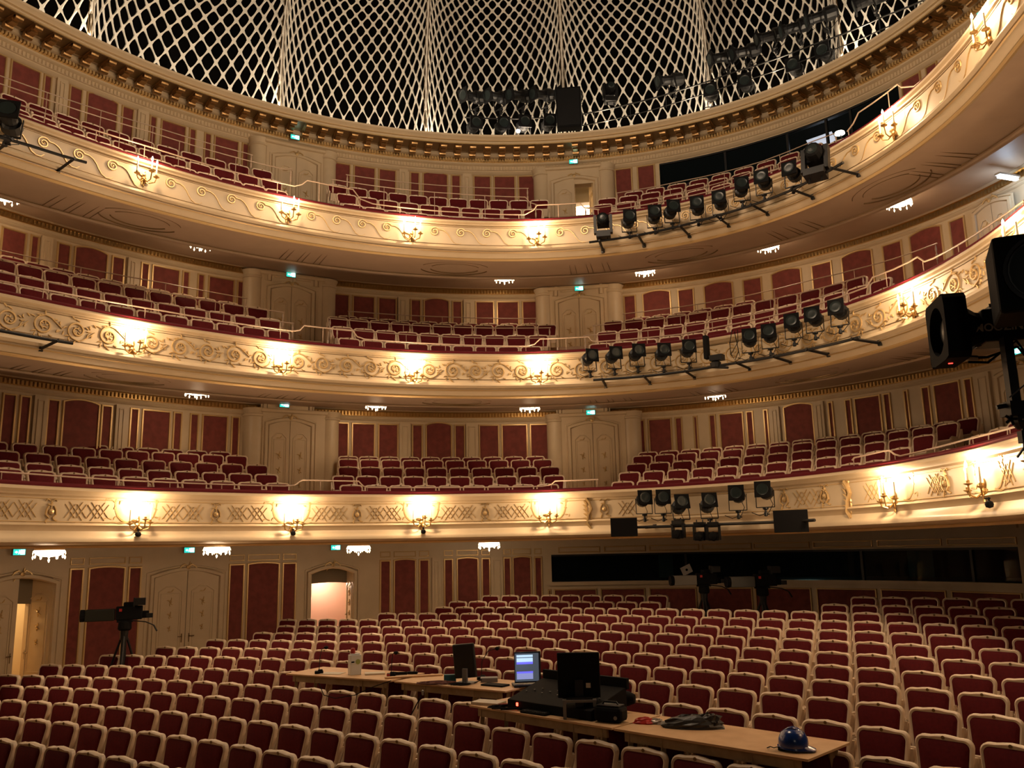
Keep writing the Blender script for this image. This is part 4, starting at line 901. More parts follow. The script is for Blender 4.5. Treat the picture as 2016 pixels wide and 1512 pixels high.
bar(R3, -.62, [(1160, 477), (1256, 463), (1339, 445), (1418, 423), (1498, 398), (1559, 374), (1598, 354), (1660, 320)], 'long black lantern bar curving below the top balcony front', [(1180, 474), (1256, 463), (1339, 445), (1410, 425), (1480, 403), (1560, 373), (1640, 331)])
hang(MV, um, R3, 1187, 436, -.62, 'black moving head light standing at the low end of the top lantern bar', .1, 0, .95)
T3L = [(1240, 424), (1289, 415), (1326, 405), (1372, 398), (1415, 387), (1460, 360), (1498, 347), (1553, 331)]
for i, (x, y) in enumerate(T3L): hang(LP, ul, R3, x, y, -.66, f'black framed spotlight, {ORD[i]} from left on the top balcony bar', .35+.25*(i % 3 == 2), -.12, 1.0, 'spotlights on the top balcony bar')
hang(MV, um, R3, 1605, 308, -.62, 'large black moving head light at the high end of the top lantern bar', .5, -.2, 1.15)
bar(R2, -.62, [(1168, 748), (1265, 741), (1350, 731), (1440, 716), (1540, 699), (1610, 684), (1692, 664)], 'long black lantern bar below the middle balcony front', [(1186, 747), (1268, 741), (1350, 731), (1450, 714), (1523, 702), (1590, 688), (1680, 667)])
T2L = [(1166, 699), (1213, 694), (1258, 689), (1308, 688), (1357, 681), (1475, 660), (1513, 651), (1558, 631), (1598, 618), (1645, 604)]
for i, (x, y) in enumerate(T2L): hang(LP, ul, R2, x, y, -.66, f'black framed spotlight, {ORD[i]} from left on the middle balcony bar', .5, -.12, .98, 'spotlights on the middle balcony bar')
s, z = R2.s_of(1400, 690, -.62); t = thing('follow_device', 'upright black stage device with trailing cables between the middle bar spotlights', 'stage device', R2.at(s, -.62, z), R2.yaw(s))
m = MB(); m.box((-.10, 0, .08), (.08, .16, .50)); m.build('upright_housing', BLACKM, t)
m = MB(); m.box((.12, 0, -.18), (.28, .18, .12)); m.lathe([(.10, -.38), (.12, -.28), (.06, -.24)], (.08, 0, 0), 9); m.tube([(.0, 0, -.36), (.35, .0, -.42)], .03, 6); m.build('base', BLACK, t)
for c in (0, .12): m = MB(); m.tube([(.45+c, .1, .38), (.40+c*1.5, .05, .1), (.42, .02, -.15), (.50+c, .02, -.28), (.58, .05, -.1), (.5, .1, .35)], .008, 4); m.build('cable_loop', BLACKM, t)
bar(R1, -.60, [(1254, 1038), (1330, 1036), (1420, 1032), (1500, 1029), (1604, 1024)], 'crowded black lantern bar below the lowest balcony front', [(1272, 1038)], -.02, .02)
T1L = [(1270, 979, 0), (1306, 978, 0), (1343, 987, .2), (1397, 984, .2), (1449, 970, 0), (1501, 963, 0)]
for i, (x, y, q) in enumerate(T1L): hang(LP, ul, R1, x, y, -.64, f'black framed spotlight, {ORD[i]} from left on the lowest balcony bar', .5+q, -.12-q, 1.0, 'spotlights on the lowest balcony bar')
for i, (x, y) in enumerate(((1336, 1050), (1379, 1054), (1405, 1054))): hang(MV, um, R1, x, y, -.6, f'small black moving light hanging head down, {ORD[i]} of three under the lowest bar', .2*i, 0, .62, 'small moving lights under the lowest bar', True)
for (x0, y0, x1, y1, lb) in ((1201, 1019, 1256, 1057, 'flat black monitor panel at the low end of the lowest lantern bar'), (1524, 1004, 1590, 1048, 'flat black monitor panel at the window end of the lowest lantern bar')):
    s, z = R1.s_of((x0+x1)/2, (y0+y1)/2, -.75); p = R1.at(s, -.75, z); k = math.hypot(p.x, p.y)*.93/F_; t = thing('flat_monitor', lb, 'monitor', p, -math.atan2(p.x, p.y))
    m = MB(); m.box((0, 0, 0), ((x1-x0)*k, .05, (y1-y0)*k)); m.build('screen_housing', BLACKM, t, bevel=.008); m = MB(); m.box((0, .06, 0), (.12, .08, .12)); m.tube([(0, .09, 0), (0, .16, .02)], .02, 6); m.build('mount', BLACK, t)
bar(R3, -.62, [(-25, 264), (0, 270), (60, 287), (120, 306), (170, 320)], 'bare black bar below the top balcony front at the frame edge', [(22, 275), (145, 313)])
bar(R2, -.62, [(-25, 645), (0, 651), (70, 664), (143, 676)], 'bare black bar below the middle balcony front at the frame edge', [(112, 671)])
hang(LP, ul, R3, 14, 214, -.5, 'black spotlight cut by the frame edge on the top balcony front', -.6, -.3, 1.25)
# rig in front of the net
bar(WL, -.95, [(915, 231), (1010, 234), (1130, 228), (1230, 207), (1344, 176), (1450, 140), (1600, 88), (1740, 32), (1830, -5)], 'upper pipe of the black lighting rig in front of the net', [], r=.022)
rb = bar(WL, -.95, [(1120, 252), (1230, 230), (1344, 198), (1450, 163), (1600, 112), (1740, 56), (1850, 8)], 'lower pipe of the black lighting rig in front of the net', [], r=.016)
for i, x in enumerate((1170, 1240, 1310, 1390, 1470, 1560, 1650, 1730, 1800)):
    s, z = WL.s_of(x, float(np.interp(x, [1130, 1230, 1344, 1450, 1600, 1740, 1830], [228, 207, 176, 140, 88, 32, -5])), -.95); m = MB(); m.tube([WL.at(s, -.95, z), WL.at(s, -.95, z-.42)], .014, 5); m.xform(Matrix.Translation(-rb.location)).build('post', BLACK, rb)
RIG = [(912, 187, 1), (960, 188, 1), (1003, 186, 1), (1049, 185, 1), (1100, 185, 1), (1296, 160, 1), (1398, 117, 1), (1442, 107, 1), (1490, 78, 1), (1538, 62, 1), (1588, 42, 1), (1682, 12, 1), (938, 240, 0), (992, 241, 0), (1034, 238, 0), (1083, 236, 0), (1398, 176, 0), (1466, 158, 0), (1560, 126, 0), (1618, 98, 0)]
for i, (x, y, up) in enumerate(RIG):
    if up: hang(LPB, ulb, WL, x, y, -1.0, f'black profile spotlight, {ORD[i]} from left on top of the rig before the net', -.95, .22, 1.15, 'spotlights of the rig before the net')
    else: hang(LP, ul, WL, x, y, -.98, f'black framed lantern, {ORD[i-12]} from left slung under the rig before the net', .2, .1, 1.25, 'lanterns under the rig before the net')
hang(MV, um, WL, 1201, 176, -.95, 'black moving head light standing alone on the rig before the net', .3, 0, 1.0)
s, z = WL.s_of(1120, 214, -1.05); t = thing('speaker_cabinet', 'tall black loudspeaker box in the rig before the net', 'loudspeaker', WL.at(s, -1.02, z), WL.yaw(s))
m = MB(); m.box((0, 0, 0), (.72, .30, 1.25)); m.build('cabinet', BLACKM, t, bevel=.02); m = MB(); m.box((0, -.155, 0), (.64, .01, 1.15)); m.build('grille', BLACK, t)
s, z = WL.s_of(1020, 258, -1.0); t = thing('work_light', 'small bright work light on the cornice below the rig', 'work light', WL.at(s, -1.0, z), WL.yaw(s)); m = MB(); m.lathe([(.0, -.05), (.05, -.03), (.06, .02), (0, .06)], (0, 0, 0), 10); m.build('bulb', mat('work_bulb', (1, 1, 1), .5, emit=(1, .95, .9), es=30), t); m = MB(); m.box((0, .05, -.04), (.08, .06, .05)); m.build('housing', BLACK, t)
s, z = R3.s_of(1653, 262, .1); t = thing('desk_lamp', 'small lit white lamp clipped to the top balcony rail', 'lamp', R3.at(s, .1, z), R3.yaw(s)); m = MB(); m.lathe([(.02, .05), (.09, .02), (.10, -.02), (0, -.03)], (0, 0, 0), 12); m.build('lamp_shade', mat('lit_shade', (1, 1, 1), .5, emit=(1, .93, .8), es=6), t); m = MB(); m.tube([(0, 0, .03), (.0, .05, -.12)], .01, 5); m.build('stem', BLACK, t)
# ================================================================ the two big spotlights close to the camera
def spot_near(px, py, r_, label, yaw, S, text):
    p = at_r(px, py, r_); t = thing('followspot', label, 'stage spotlight', p, yaw)
    # local: shines toward -x, housing runs to +x
    m = MB(); fr = [(-.5, -.42), (-.5, .42), (-.42, .5), (.42, .5), (.5, .42), (.5, -.42), (.42, -.5), (-.42, -.5)]
    o = [Vector((-.09*S/.34, a*S, b*S)) for a, b in fr]; b_ = [Vector((.02, a*S, b*S)) for a, b in fr]; m.loops(o, b_); m.fan(b_)
    n = 24; C1 = []
    q = []
    for i in range(n):
        a = 2*math.pi*i/n; ca, sa = math.cos(a), math.sin(a)
        k = min((abs(.5/ca) if abs(ca) > 1e-6 else 9), (abs(.5/sa) if abs(sa) > 1e-6 else 9), .66)
        q.append((ca*k, sa*k))
    x0 = -.09*S/.34; m.loops([Vector((x0, a*S, b*S)) for a, b in q], [Vector((x0, .38*S*math.cos(2*math.pi*i/n), .38*S*math.sin(2*math.pi*i/n))) for i in range(n)])
    m.loops([Vector((x0, .38*S*math.cos(2*math.pi*i/n), .38*S*math.sin(2*math.pi*i/n))) for i in range(n)], [Vector((.0, .36*S*math.cos(2*math.pi*i/n), .36*S*math.sin(2*math.pi*i/n))) for i in range(n)]); m.build('front_housing', BLACKM, t)
    m = MB(); m.lathe([(.36*S, -.01), (.30*S, -.035), (.18*S, -.055), (0, -.062)], (0, 0, 0), 24, ax='x'); m.build('front_lens', LENS, t, smooth=True)
    m = MB(); m.lathe([(.40*S, .02), (.36*S, .05), (.28*S, .09), (.26*S, .12)], (0, 0, 0), 12, ax='x'); m.build('neck', BLACKM, t)
    m = MB(); m.box((.12+.30, 0, .0), (.62, .19*S/.34, .175*S/.34)); m.box((.12+.30, 0, .105*S/.34), (.50, .15*S/.34, .035)); m.build('lamp_body', BLACK, t, bevel=.01)
    m = MB()
    for i in range(16): m.box((.16+i*.026, -.078*S/.34, .106*S/.34), (.014, .004, .018))
    m.build('vent_slat', GREYM, t)
    if text:
        cu = bpy.data.curves.new('lettering', 'FONT'); cu.body = text; cu.size = .056; cu.extrude = .001; cu.align_x = 'CENTER'; cu.offset = .0012
        ob = bpy.data.objects.new('lettering', cu); COL.objects.link(ob); ob.parent = t; ob.data.materials.append(mat('grey_lettering', (.9, .9, .9), .5)); ob.location = (.195, -.0975*S/.34, .006); ob.rotation_euler = (math.radians(90), math.radians(180), 0)
        bpy.context.view_layer.update(); me_ = bpy.data.meshes.new_from_object(ob.evaluated_get(bpy.context.evaluated_depsgraph_get())); o2 = bpy.data.objects.new('lettering', me_); COL.objects.link(o2); o2.parent = t; o2.location = ob.location; o2.rotation_euler = ob.rotation_euler; bpy.data.objects.remove(ob); o2.name = 'lettering'
    return t
sp = spot_near(1880, 652, 5.0, 'big black zoom spotlight with upside-down grey lettering, close beside the camera', -.20, .34, 'ENIZOOM')
for c in ((.045, -.05), (.10, -.10)): m = MB(); m.tube([(.03, -.05, -.14-c[0]*.4), (.12, -.06, -.14-c[0]*.5), (.26, -.08, -.15-c[1]*.6), (.36, -.10, -.30), (.42, -.10, -.46)], .007, 5); m.build('power_cable', BLACKM, sp)
m = MB(); m.tube([(.03, -.055, -.158), (.075, -.057, -.163)], .014, 6); m.build('cable_plug', GREYM, sp)
m = MB(); m.box((-.04, -.0, -.172), (.02, .01, .004)); m.build('indicator', mat('red_led', (1, .05, .05), .5, emit=(1, .03, .02), es=6), sp)
p = at_r(2046, 549, 4.6); t = thing('followspot', 'big black spotlight housing at the frame edge above the lettered one', 'stage spotlight', p, -.42)
m = MB(); m.box((0, 0, 0), (.39, .34, .365)); m.build('front_housing', BLACKM, t, bevel=.018)
m = MB(); m.lathe([(.165, -.172), (.165, -.180), (.15, -.182), (.145, -.172)], (0, 0, 0), 24, ax='y'); m.build('lens_ring', BLACK, t, smooth=True); m = MB(); m.lathe([(.145, -.171), (.08, -.182), (0, -.186)], (0, 0, 0), 20, ax='y'); m.build('front_lens', LENS, t, smooth=True)
p0, p1 = at_r(1983, 690, 4.9), at_r(1994, 782, 4.9); p1 = Vector((p0.x, p0.y, p1.z))
t = thing('lighting_stand', 'black square upright holding the two big spotlights beside the camera', 'lighting stand', p1)
m = MB(); m.box((0, 0, (p0.z-p1.z)/2+.02), (.045, .045, p0.z-p1.z+.1)); m.build('upright_pipe', BLACK, t)
m = MB(); m.box((.02, 0, -.06), (.14, .10, .07)); m.lathe([(.03, -.16), (.05, -.13), (.05, -.08), (.03, -.05)], (.03, 0, 0), 10); m.tube([(-.09, 0, -.05), (.10, -.03, -.02)], .012, 6); m.build('clamp', BLACK, t)
m = MB()
for a in range(5): m.tube([(-.05, -.04, -.115), (-.05+.03*math.cos(a*1.256), -.04, -.115+.03*math.sin(a*1.256))], .007, 5)
m.build('star_knob', BLACKM, t); m = MB(); m.tube([(.03, 0, -.16), (.025, 0, -.33)], .012, 6); m.tube([(.03, 0, -.24), (-.02, 0, -.30)], .006, 5); m.box((.03, 0, -.20), (.05, .04, .06)); m.build('safety_hook', BLACK, t)
m = MB(); m.tube([(-.05, -.05, -.01), (.05, -.07, .07), (.12, -.06, .04), (.09, -.05, -.08), (.0, -.05, -.12)], .004, 5); m.build('steel_cable', GREYM, t)
# ================================================================ television cameras
def tv_camera(px, py, r_, label, lens_mat, yaw, hgt, scale=1.):
    p = at_r(px, py, r_); t = thing('television_camera', label, 'television camera', p, yaw); t.scale = (scale,)*3
    m = MB(); m.box((-.53, 0, .02), (.62, .26, .26)); m.build('box_lens', lens_mat, t, bevel=.02)
    m = MB(); m.lathe([(.12, 0), (.135, -.02), (.135, -.10), (.11, -.09), (.0, -.07)], (-.84, 0, .02), 16, ax='x'); m.build('lens_hood', BLACKM, t)
    m = MB(); m.box((.08, 0, .05), (.56, .22, .30)); m.box((.10, 0, .24), (.30, .16, .10)); m.box((.42, .02, .0), (.16, .12, .16)); m.build('camera_body', BLACKM, t, bevel=.02)
    m = MB(); m.box((.30, -.12, .30), (.24, .18, .16)); m.box((.18, -.12, .29), (.03, .22, .20)); m.build('viewfinder', BLACK, t)
    m = MB(); m.box((-.10, -.13, .12), (.06, .02, .06)); m.build('red_marker', mat('red_marker', (.6, .03, .03), .5), t)
    m = MB(); m.tube([(.15, -.10, -.12), (.45, -.14, -.16), (.62, -.14, -.24)], .014, 6); m.tube([(.62, -.14, -.24), (.70, -.14, -.38)], .02, 6); m.box((.52, -.12, -.02), (.14, .05, .10)); m.build('pan_handle', BLACK, t)
    m = MB(); m.lathe([(.12, -.34), (.15, -.30), (.14, -.16), (.10, -.12)], (0, 0, 0), 12); m.box((0, 0, -.13), (.34, .20, .05)); m.build('pan_head', BLACKM, t)
    m = MB(); m.lathe([(.08, -.55), (.09, -.34)], (0, 0, 0), 10); m.tube([(0, 0, -.40), (0, 0, -hgt+.3)], .06, 8)
    m.build('column', BLACK, t)
    for k in range(3):
        a = k*2.094+.5; m = MB(); m.tube([(.05*math.cos(a), .05*math.sin(a), -.45), (.45*math.cos(a), .45*math.sin(a), -hgt)], .028, 6); m.build('leg', BLACK, t)
    return t
GREENB = mat('khaki_lens_box', (.022, .022, .017), .6, spec=.2)
tv_camera(247, 1211, 19.2, 'black television camera with box lens on a tripod before the closed stalls door', GREENB, .35, 1.55, .86)
tv_camera(1385, 1143, 19.6, 'television camera with pale grey box lens in front of the sound window', mat('pale_lens_box', (.26, .24, .21), .6), .12, 1.45, .80)
tv_camera(1500, 1146, 19.3, 'television camera with dark grey box lens and red sticker before the sound window', mat('dark_lens_box', (.12, .12, .11), .6), .12, 1.45, .84)
s, z = WL.s_of(1375, 1117, -1.2); t = thing('script_card', 'tilted white card on the pale-lensed television camera', 'card', WL.at(s, -2.6, z-.02), .2); m = MB(); m.box((0, 0, 0), (.26, .01, .20), Matrix.Rotation(-.4, 4, 'Y')); m.build('card', WHITE, t)
m = MB(); m.lathe([(.03, -.012), (.03, -.008)], (0, 0, 0), 12, ax='y'); m.build('printed_ring', BLACKM, t)

q = at_h(1984, 350, 7.2); t = thing('tube_lamp', 'cold white tube lamp in the vaulted ceiling over the boxes', 'ceiling lamp', q, .35); m = MB(); m.box((0, 0, 0), (.5, .08, .05)); m.build('tube', mat('cold_tube', (1, 1, 1), .5, emit=(.7, .85, 1), es=7), t); m = MB(); m.box((0, 0, .05), (.56, .12, .04)); m.build('housing', WHITE, t); light('tube_light', (q.x, q.y, q.z-.15), 14, (.6, .78, 1), .15, None)

light('stage_side_fill', (1.5, -3.5, ZE+2.6), 70, (1, .86, .70), .3, None)  # unseen fill added behind the camera to lift the black spotlights and lettering
# ================================================================ production desks over the seats
def table(c, label, zt, n_leg=2):
    """c: front-left, front-right corners in pixels; boards .85 deep"""
    A, B = at_h(*c[0], zt), at_h(*c[1], zt); L = (B-A).length; ang = math.atan2(B.y-A.y, B.x-A.x); D = .84
    t = thing('plywood_table', label, 'table', (0, 0, 0), 0, 'plywood desks over the seats', M=Matrix.Translation(A) @ Matrix.Rotation(ang, 4, 'Z'))
    m = MB(); m.box((L/2, D/2, -.011), (L, D, .022)); m.build('table_top', WOOD, t, bevel=.003)
    zfl = -1.06
    m = MB(); m.box((L/2, .06, -.07), (L-.2, .03, .095)); m.box((L/2, D-.06, -.07), (L-.2, .03, .095)); m.build('apron', PINE, t)
    for x in (.16, .55, L-.55, L-.16):
        for y, g in ((.07, 1), (D-.07, -1)):
            m = MB(); m.tube([(x, y, -.03), (x+(.05 if x > L/2 else -.05), y-g*.02, zfl)], .032, 4); m.build('leg', PINE, t)
    return t, A, ang, L
zA = -1.80; zC = -1.78
TA = table([(563, 1326), (769, 1340)], 'first plywood table, with the white drink carton and microphone', zA)
TB = table([(776, 1341), (995, 1361)], 'second plywood table, under the narrow monitor seen from behind and coiled cables', zA)
TC = table([(924, 1388), (1204, 1433)], 'third plywood table, carrying the black mixing console', zC)
TD = table([(1208, 1434), (1591, 1495)], 'end plywood table, with the blue helmet and black plastic bag', zC)
def on(px, py, z): return at_h(px, py, z)
def face(px, py): X, Y, Z = ray(px, py); return -math.atan2(X, Y)
def item(name, label, cat, px, py, z, rz=None, group=None): p = on(px, py, z); return thing(name, label, cat, p, face(px, py) if rz is None else rz, group)
def gooseneck(px, py, z, h, lean, label, acc=None):
    t = item('gooseneck_microphone', label, 'microphone', px, py, z); m = MB(); m.box((0, 0, .02), (.13, .11, .04)); m.box((.02, 0, .045), (.07, .07, .03)); m.build('base', BLACKM, t, bevel=.01)
    m = MB(); m.tube([(0, 0, .05), (.01, 0, h*.6), (lean*.5, 0, h*.93), (lean, 0, h)], .006, 6); m.build('neck', BLACK, t)
    m = MB(); m.lathe([(0, -.03), (.03, -.015), (.035, .01), (0, .03)], (lean+.03, 0, h), 10); m.build('head', BLACKM, t)
    if acc: m = MB(); m.box((-.04, -.06, .025), (.05, .02, .03)); m.build('front_plate', acc, t)
REDP = mat('red_plastic', (.40, .03, .025), .5); PAPER = mat('paper', (.70, .62, .50), .8); ORANGE = mat('orange_ribbon', (.9, .16, .03), .6); CYANP = mat('blue_green_box', (.03, .16, .20), .5); BROWNC = mat('brown_cable', (.16, .05, .035), .6)
gooseneck(628, 1326, zA, .38, .07, 'black gooseneck microphone on the first table by its tip', REDP if 0 else None)
gooseneck(770, 1331, zA, .33, .04, 'gooseneck microphone with red base on the first table', REDP)
gooseneck(948, 1338, zA, .42, .20, 'tall gooseneck microphone behind the narrow monitor', None)
t = item('drink_carton', 'white drink carton with green round label and red cap', 'carton', 698, 1328, zA, .5)
m = MB(); m.box((0, 0, .145), (.17, .13, .29)); m.box((0, 0, .30), (.13, .10, .02)); m.build('carton_body', WHITE, t, bevel=.006)
m = MB(); m.lathe([(.035, .29), (.037, .36), (.03, .385), (0, .39)], (-.03, 0, 0), 12); m.build('cap', REDP, t)
m = MB(); m.lathe([(.038, -.003), (.038, .003)], (.03, -.066, .19), 16, ax='y'); m.build('round_label', mat('green_label', (.35, .40, .12), .6), t)
m = MB(); m.box((-.05, -.067, .19), (.045, .004, .02)); m.build('black_mark', BLACKM, t)
def sheet(px, py, z, w_, d_, rz, label, name='paper_sheet', mt=PAPER, h=.006):
    t = item(name, label, 'paper' if mt is PAPER else name.replace('_', ' '), px, py, z, rz); m = MB(); m.box((0, 0, h/2+.001), (w_, d_, h)); m.build('sheet', mt, t, bevel=.001); return t
sheet(655, 1326, zA, .34, .22, -.3, 'white paper sheet between microphone and carton'); sheet(738, 1327, zA, .30, .20, .2, 'folded cream paper beside the drink carton', h=.02)
t = item('wooden_batten', 'raw wooden board lying across the joint of the first two tables', 'board', 815, 1333, zA, .25); m = MB(); m.box((0, 0, .012), (.85, .09, .022)); tag(m.build('board', WOOD, t, bevel=.002))
t = item('hand_torch', 'black hand torch beside the red-based microphone', 'torch', 788, 1330, zA, .1); m = MB(); m.lathe([(.022, -.12), (.03, -.09), (.024, -.05), (.022, .10), (0, .11)], (0, 0, .03), 10, ax='x'); m.build('body', BLACKM, t); m = MB(); m.lathe([(.032, -.13), (.032, -.11)], (0, 0, .03), 10, ax='x'); m.build('lamp_head', BLACK, t)
t = item('pouch', 'small black pouch near the board on the first table', 'pouch', 812, 1327, zA, 0); m = MB(); m.box((0, 0, .02), (.16, .07, .035)); m.build('pouch_body', BLACKM, t, bevel=.012)
def coil(px, py, z, r_, n, mt, label, sx_=1.6, name='coiled_cable'):
    t = item(name, label, 'cable', px, py, z); m = MB(); rr = random.Random(px); pts = []
    for i in range(n*14): a = i*2*math.pi/14; q = r_*(1+.25*rr.uniform(-1, 1)); pts.append((sx_*q*math.cos(a)+.03*math.sin(a*.37), q*math.sin(a), .012+.004*(i//14)))
    m.tube(pts, .007, 4); m.build('cable_loop', mt, t)
coil(858, 1347, zA, .10, 5, BROWNC, 'tangle of reddish brown cable on the second table', 2.2)
coil(905, 1349, zA, .07, 3, BLACKM, 'thin grey cable coil by the narrow monitor foot')
t = item('small_box', 'little blue-green box beside the narrow monitor', 'box', 886, 1343, zA); m = MB(); m.box((0, 0, .055), (.17, .08, .10)); tag(m.build('box_body', CYANP, t, bevel=.008))
t = item('narrow_monitor', 'dark upright monitor seen from behind on the second table', 'monitor', 919, 1345, zA, face(919, 1345)-.5); m = MB(); m.box((0, 0, .30), (.34, .06, .46), Matrix.Rotation(-.10, 4, 'Y')); m.build('screen_housing', GREYP if 0 else BLACK, t, bevel=.02); m = MB(); m.box((0, -.05, .10), (.07, .04, .20)); m.box((0, 0, .01), (.24, .18, .02)); m.build('stand', GREYP, t)
t = item('interface_box', 'grey electronic box with cables behind the narrow monitor', 'electronic box', 963, 1342, zA); m = MB(); m.box((0, 0, .03), (.24, .16, .06)); m.build('case', GREYP, t, bevel=.008); m = MB(); m.tube([(-.1, -.08, .04), (-.2, -.14, .01), (-.3, -.10, .01)], .006, 4); m.build('cable', BLACKM, t)
t = item('slim_laptop', 'closed black laptop or keyboard at the end of the second table', 'laptop', 975, 1350, zA, -.6); m = MB(); m.box((0, 0, .012), (.36, .18, .02)); tag(m.build('case', BLACKM, t, bevel=.004))
# laptop with lit screen, behind the console
t = item('laptop', 'open laptop with lit blue timeline screen facing the camera', 'laptop', 1040, 1352, zA+.0, face(1040, 1352)+.15)
SCRB = mat('screen_dark', (.02, .03, .03), .4, emit=(.10, .12, .15), es=.6); SCRU = mat('screen_blue', (.1, .1, .8), .4, emit=(.13, .12, .85), es=1.2); SCRL = mat('screen_pale', (.6, .8, .9), .4, emit=(.42, .62, .80), es=1.1); SCRG = mat('screen_grey_blue', (.3, .35, .6), .4, emit=(.20, .23, .45), es=1.1)
m = MB(); m.box((0, .06, .02), (.40, .26, .03)); m.build('keyboard_base', BLACK, t, bevel=.006)
m = MB(); m.box((0, .02, .25), (.36, .02, .40)); m.build('lid', BLACK, t, bevel=.006)
m = MB(); m.box((-.01, .008, .25), (.32, .004, .36)); S_ = m.build('screen', SCRB, t)
for z, h_, mt, nm in ((.395, .03, SCRL, 'title_strip'), (.345, .05, SCRL, 'clip_strip'), (.305, .028, SCRU, 'track_strip'), (.245, .0, SCRU, ''), (.185, .022, SCRU, 'track_strip'), (.135, .075, SCRG, 'clip_strip')):
    if h_: m = MB(); m.box((-.04, .004, z), (.22, .004, h_)); m.build(nm, mt, S_)
light('laptop_glow', on(1040, 1352, zA)+Vector((-.02, -.25, .3)), .6, (.5, .6, 1), .1)
# mixing console
p = on(1090, 1404, zC); t = thing('mixing_console', 'wide black mixing console on the third table, one red lamp lit', 'mixing console', p, TC[2]+.0)
m = MB(); n0 = [(-.40, .0), (-.40, .10), (.18, .26), (.22, .26), (.22, 0)]
vs = [(x, y+.30, z) for x in (-.62, .62) for y, z in n0]; n = len(n0); m.add(vs, [(i, (i+1) % n, n+(i+1) % n, n+i) for i in range(n)]+[tuple(range(n)), tuple(range(n, 2*n))]); m.build('console_case', BLACKM, t, bevel=.006)
m = MB(); m.box((0, .54, .30), (1.26, .05, .12)); m.build('meter_bridge', BLACKM, t, bevel=.006)
for i in range(14): m = MB(); m.lathe([(.010, 0), (.010, .012), (0, .014)], (-.52+i*.08, .12+.05*(i % 3), .165+.0138*(i % 3)), 8); m.build('control_knob', GREYM, t)
m = MB(); m.box((-.46, -.105, .06), (.022, .012, .035)); m.build('red_lamp', mat('red_lamp', (1, .05, .03), .5, emit=(1, .06, .03), es=8), t)
t = item('large_monitor', 'large black monitor seen from behind on a grey stool stand', 'monitor', 1142, 1412, zC, face(1142, 1412)); m = MB(); m.box((0, 0, .435), (.46, .05, .47)); m.build('screen_housing', BLACKM, t, bevel=.01); m = MB(); m.box((0, -.04, .25), (.09, .05, .28)); m.box((0, -.02, .205), (.28, .20, .015)); m.build('neck', BLACK, t)
m = MB(); m.box((.10, -.028, .33), (.05, .004, .05)); m.build('sticker', PAPER, t)
t2 = item('monitor_stool', 'small grey plastic stool carrying the large monitor', 'stool', 1142, 1412, zC, face(1142, 1412)); m = MB(); m.box((0, -.02, .185), (.36, .24, .025)); m.build('seat', GREYP, t2)
for x in (-.16, .16):
    for y in (-.12, .08): m = MB(); m.box((x, y, .088), (.035, .035, .17)); m.build('leg', GREYP, t2)
t = item('keyboard', 'black keyboard lying in front of the mixing console', 'keyboard', 1056, 1405, zC, TC[2]+.05); m = MB(); m.box((0, 0, .012), (.36, .14, .02)); m.build('case', BLACKM, t, bevel=.004)
m = MB()
for i in range(12):
    for j in range(4): m.box((-.16+i*.029, -.045+j*.03, .026), (.022, .022, .008))
m.build('key_button', BLACK, t)
coil(1010, 1395, zC, .12, 5, BLACKM, 'black cable tangle at the console end of the third table', 1.9); coil(1000, 1390, zC, .05, 2, REDP, 'short red cable beside the console')
sheet(962, 1386, zC, .36, .22, -.5, 'stack of white papers at the tip of the third table', h=.03)
t = item('spray_bottle', 'slim bottle with blue-green cap beside the large monitor', 'bottle', 1176, 1400, zC); m = MB(); m.lathe([(.035, 0), (.036, .02), (.036, .17), (.02, .20)], (0, 0, 0), 12); m.build('bottle_body', mat('dark_blue_bottle', (.04, .06, .10), .3), t); m = MB(); m.lathe([(.03, .20), (.03, .25), (.02, .26), (0, .26)], (0, 0, 0), 12); m.build('cap', CYANP, t); m = MB(); m.lathe([(.037, .08), (.037, .15)], (0, 0, 0), 12); m.build('label', GREYP, t)
t = item('orange_pouch', 'orange ribbon pouch hanging by the large monitor', 'pouch', 1170, 1406, zC); m = MB(); m.lathe([(0, 0), (.02, .02), (.015, .06), (.035, .10), (.04, .16), (.02, .19), (0, .195)], (0, -.04, 0), 9); tag(m.build('pouch_body', ORANGE, t, smooth=True))
t = item('camera_bag', 'black padded bag with handle on the third table edge', 'bag', 1203, 1421, zC, -.55); m = MB(); m.box((0, 0, .085), (.32, .20, .15)); m.build('bag_body', BLACKM, t, bevel=.04); m = MB(); m.box((0, 0, .165), (.26, .15, .02)); m.build('lid', BLACK, t, bevel=.008); m = MB(); m.tube([(-.10, 0, .16), (-.07, 0, .20), (.07, 0, .20), (.10, 0, .16)], .010, 6); m.build('handle', BLACK, t); m = MB(); m.lathe([(.02, -.005), (.02, .005)], (.10, -.105, .06), 10, ax='y'); m.build('buckle', GREYM, t)
t = item('coat_bundle', 'dark jacket bundled over the seat behind the third table', 'jacket', 1205, 1392, zC-.0, -.4)
m = MB(); rr = random.Random(2); m.lathe([(.0, -.28), (.06, -.27), (.085, -.2), (.075, -.05), (.09, .08), (.08, .2), (.05, .27), (0, .28)], (0, 0, .10), 10, ax='x'); tag(m.build('jacket_body', BLACKM, t, smooth=True))
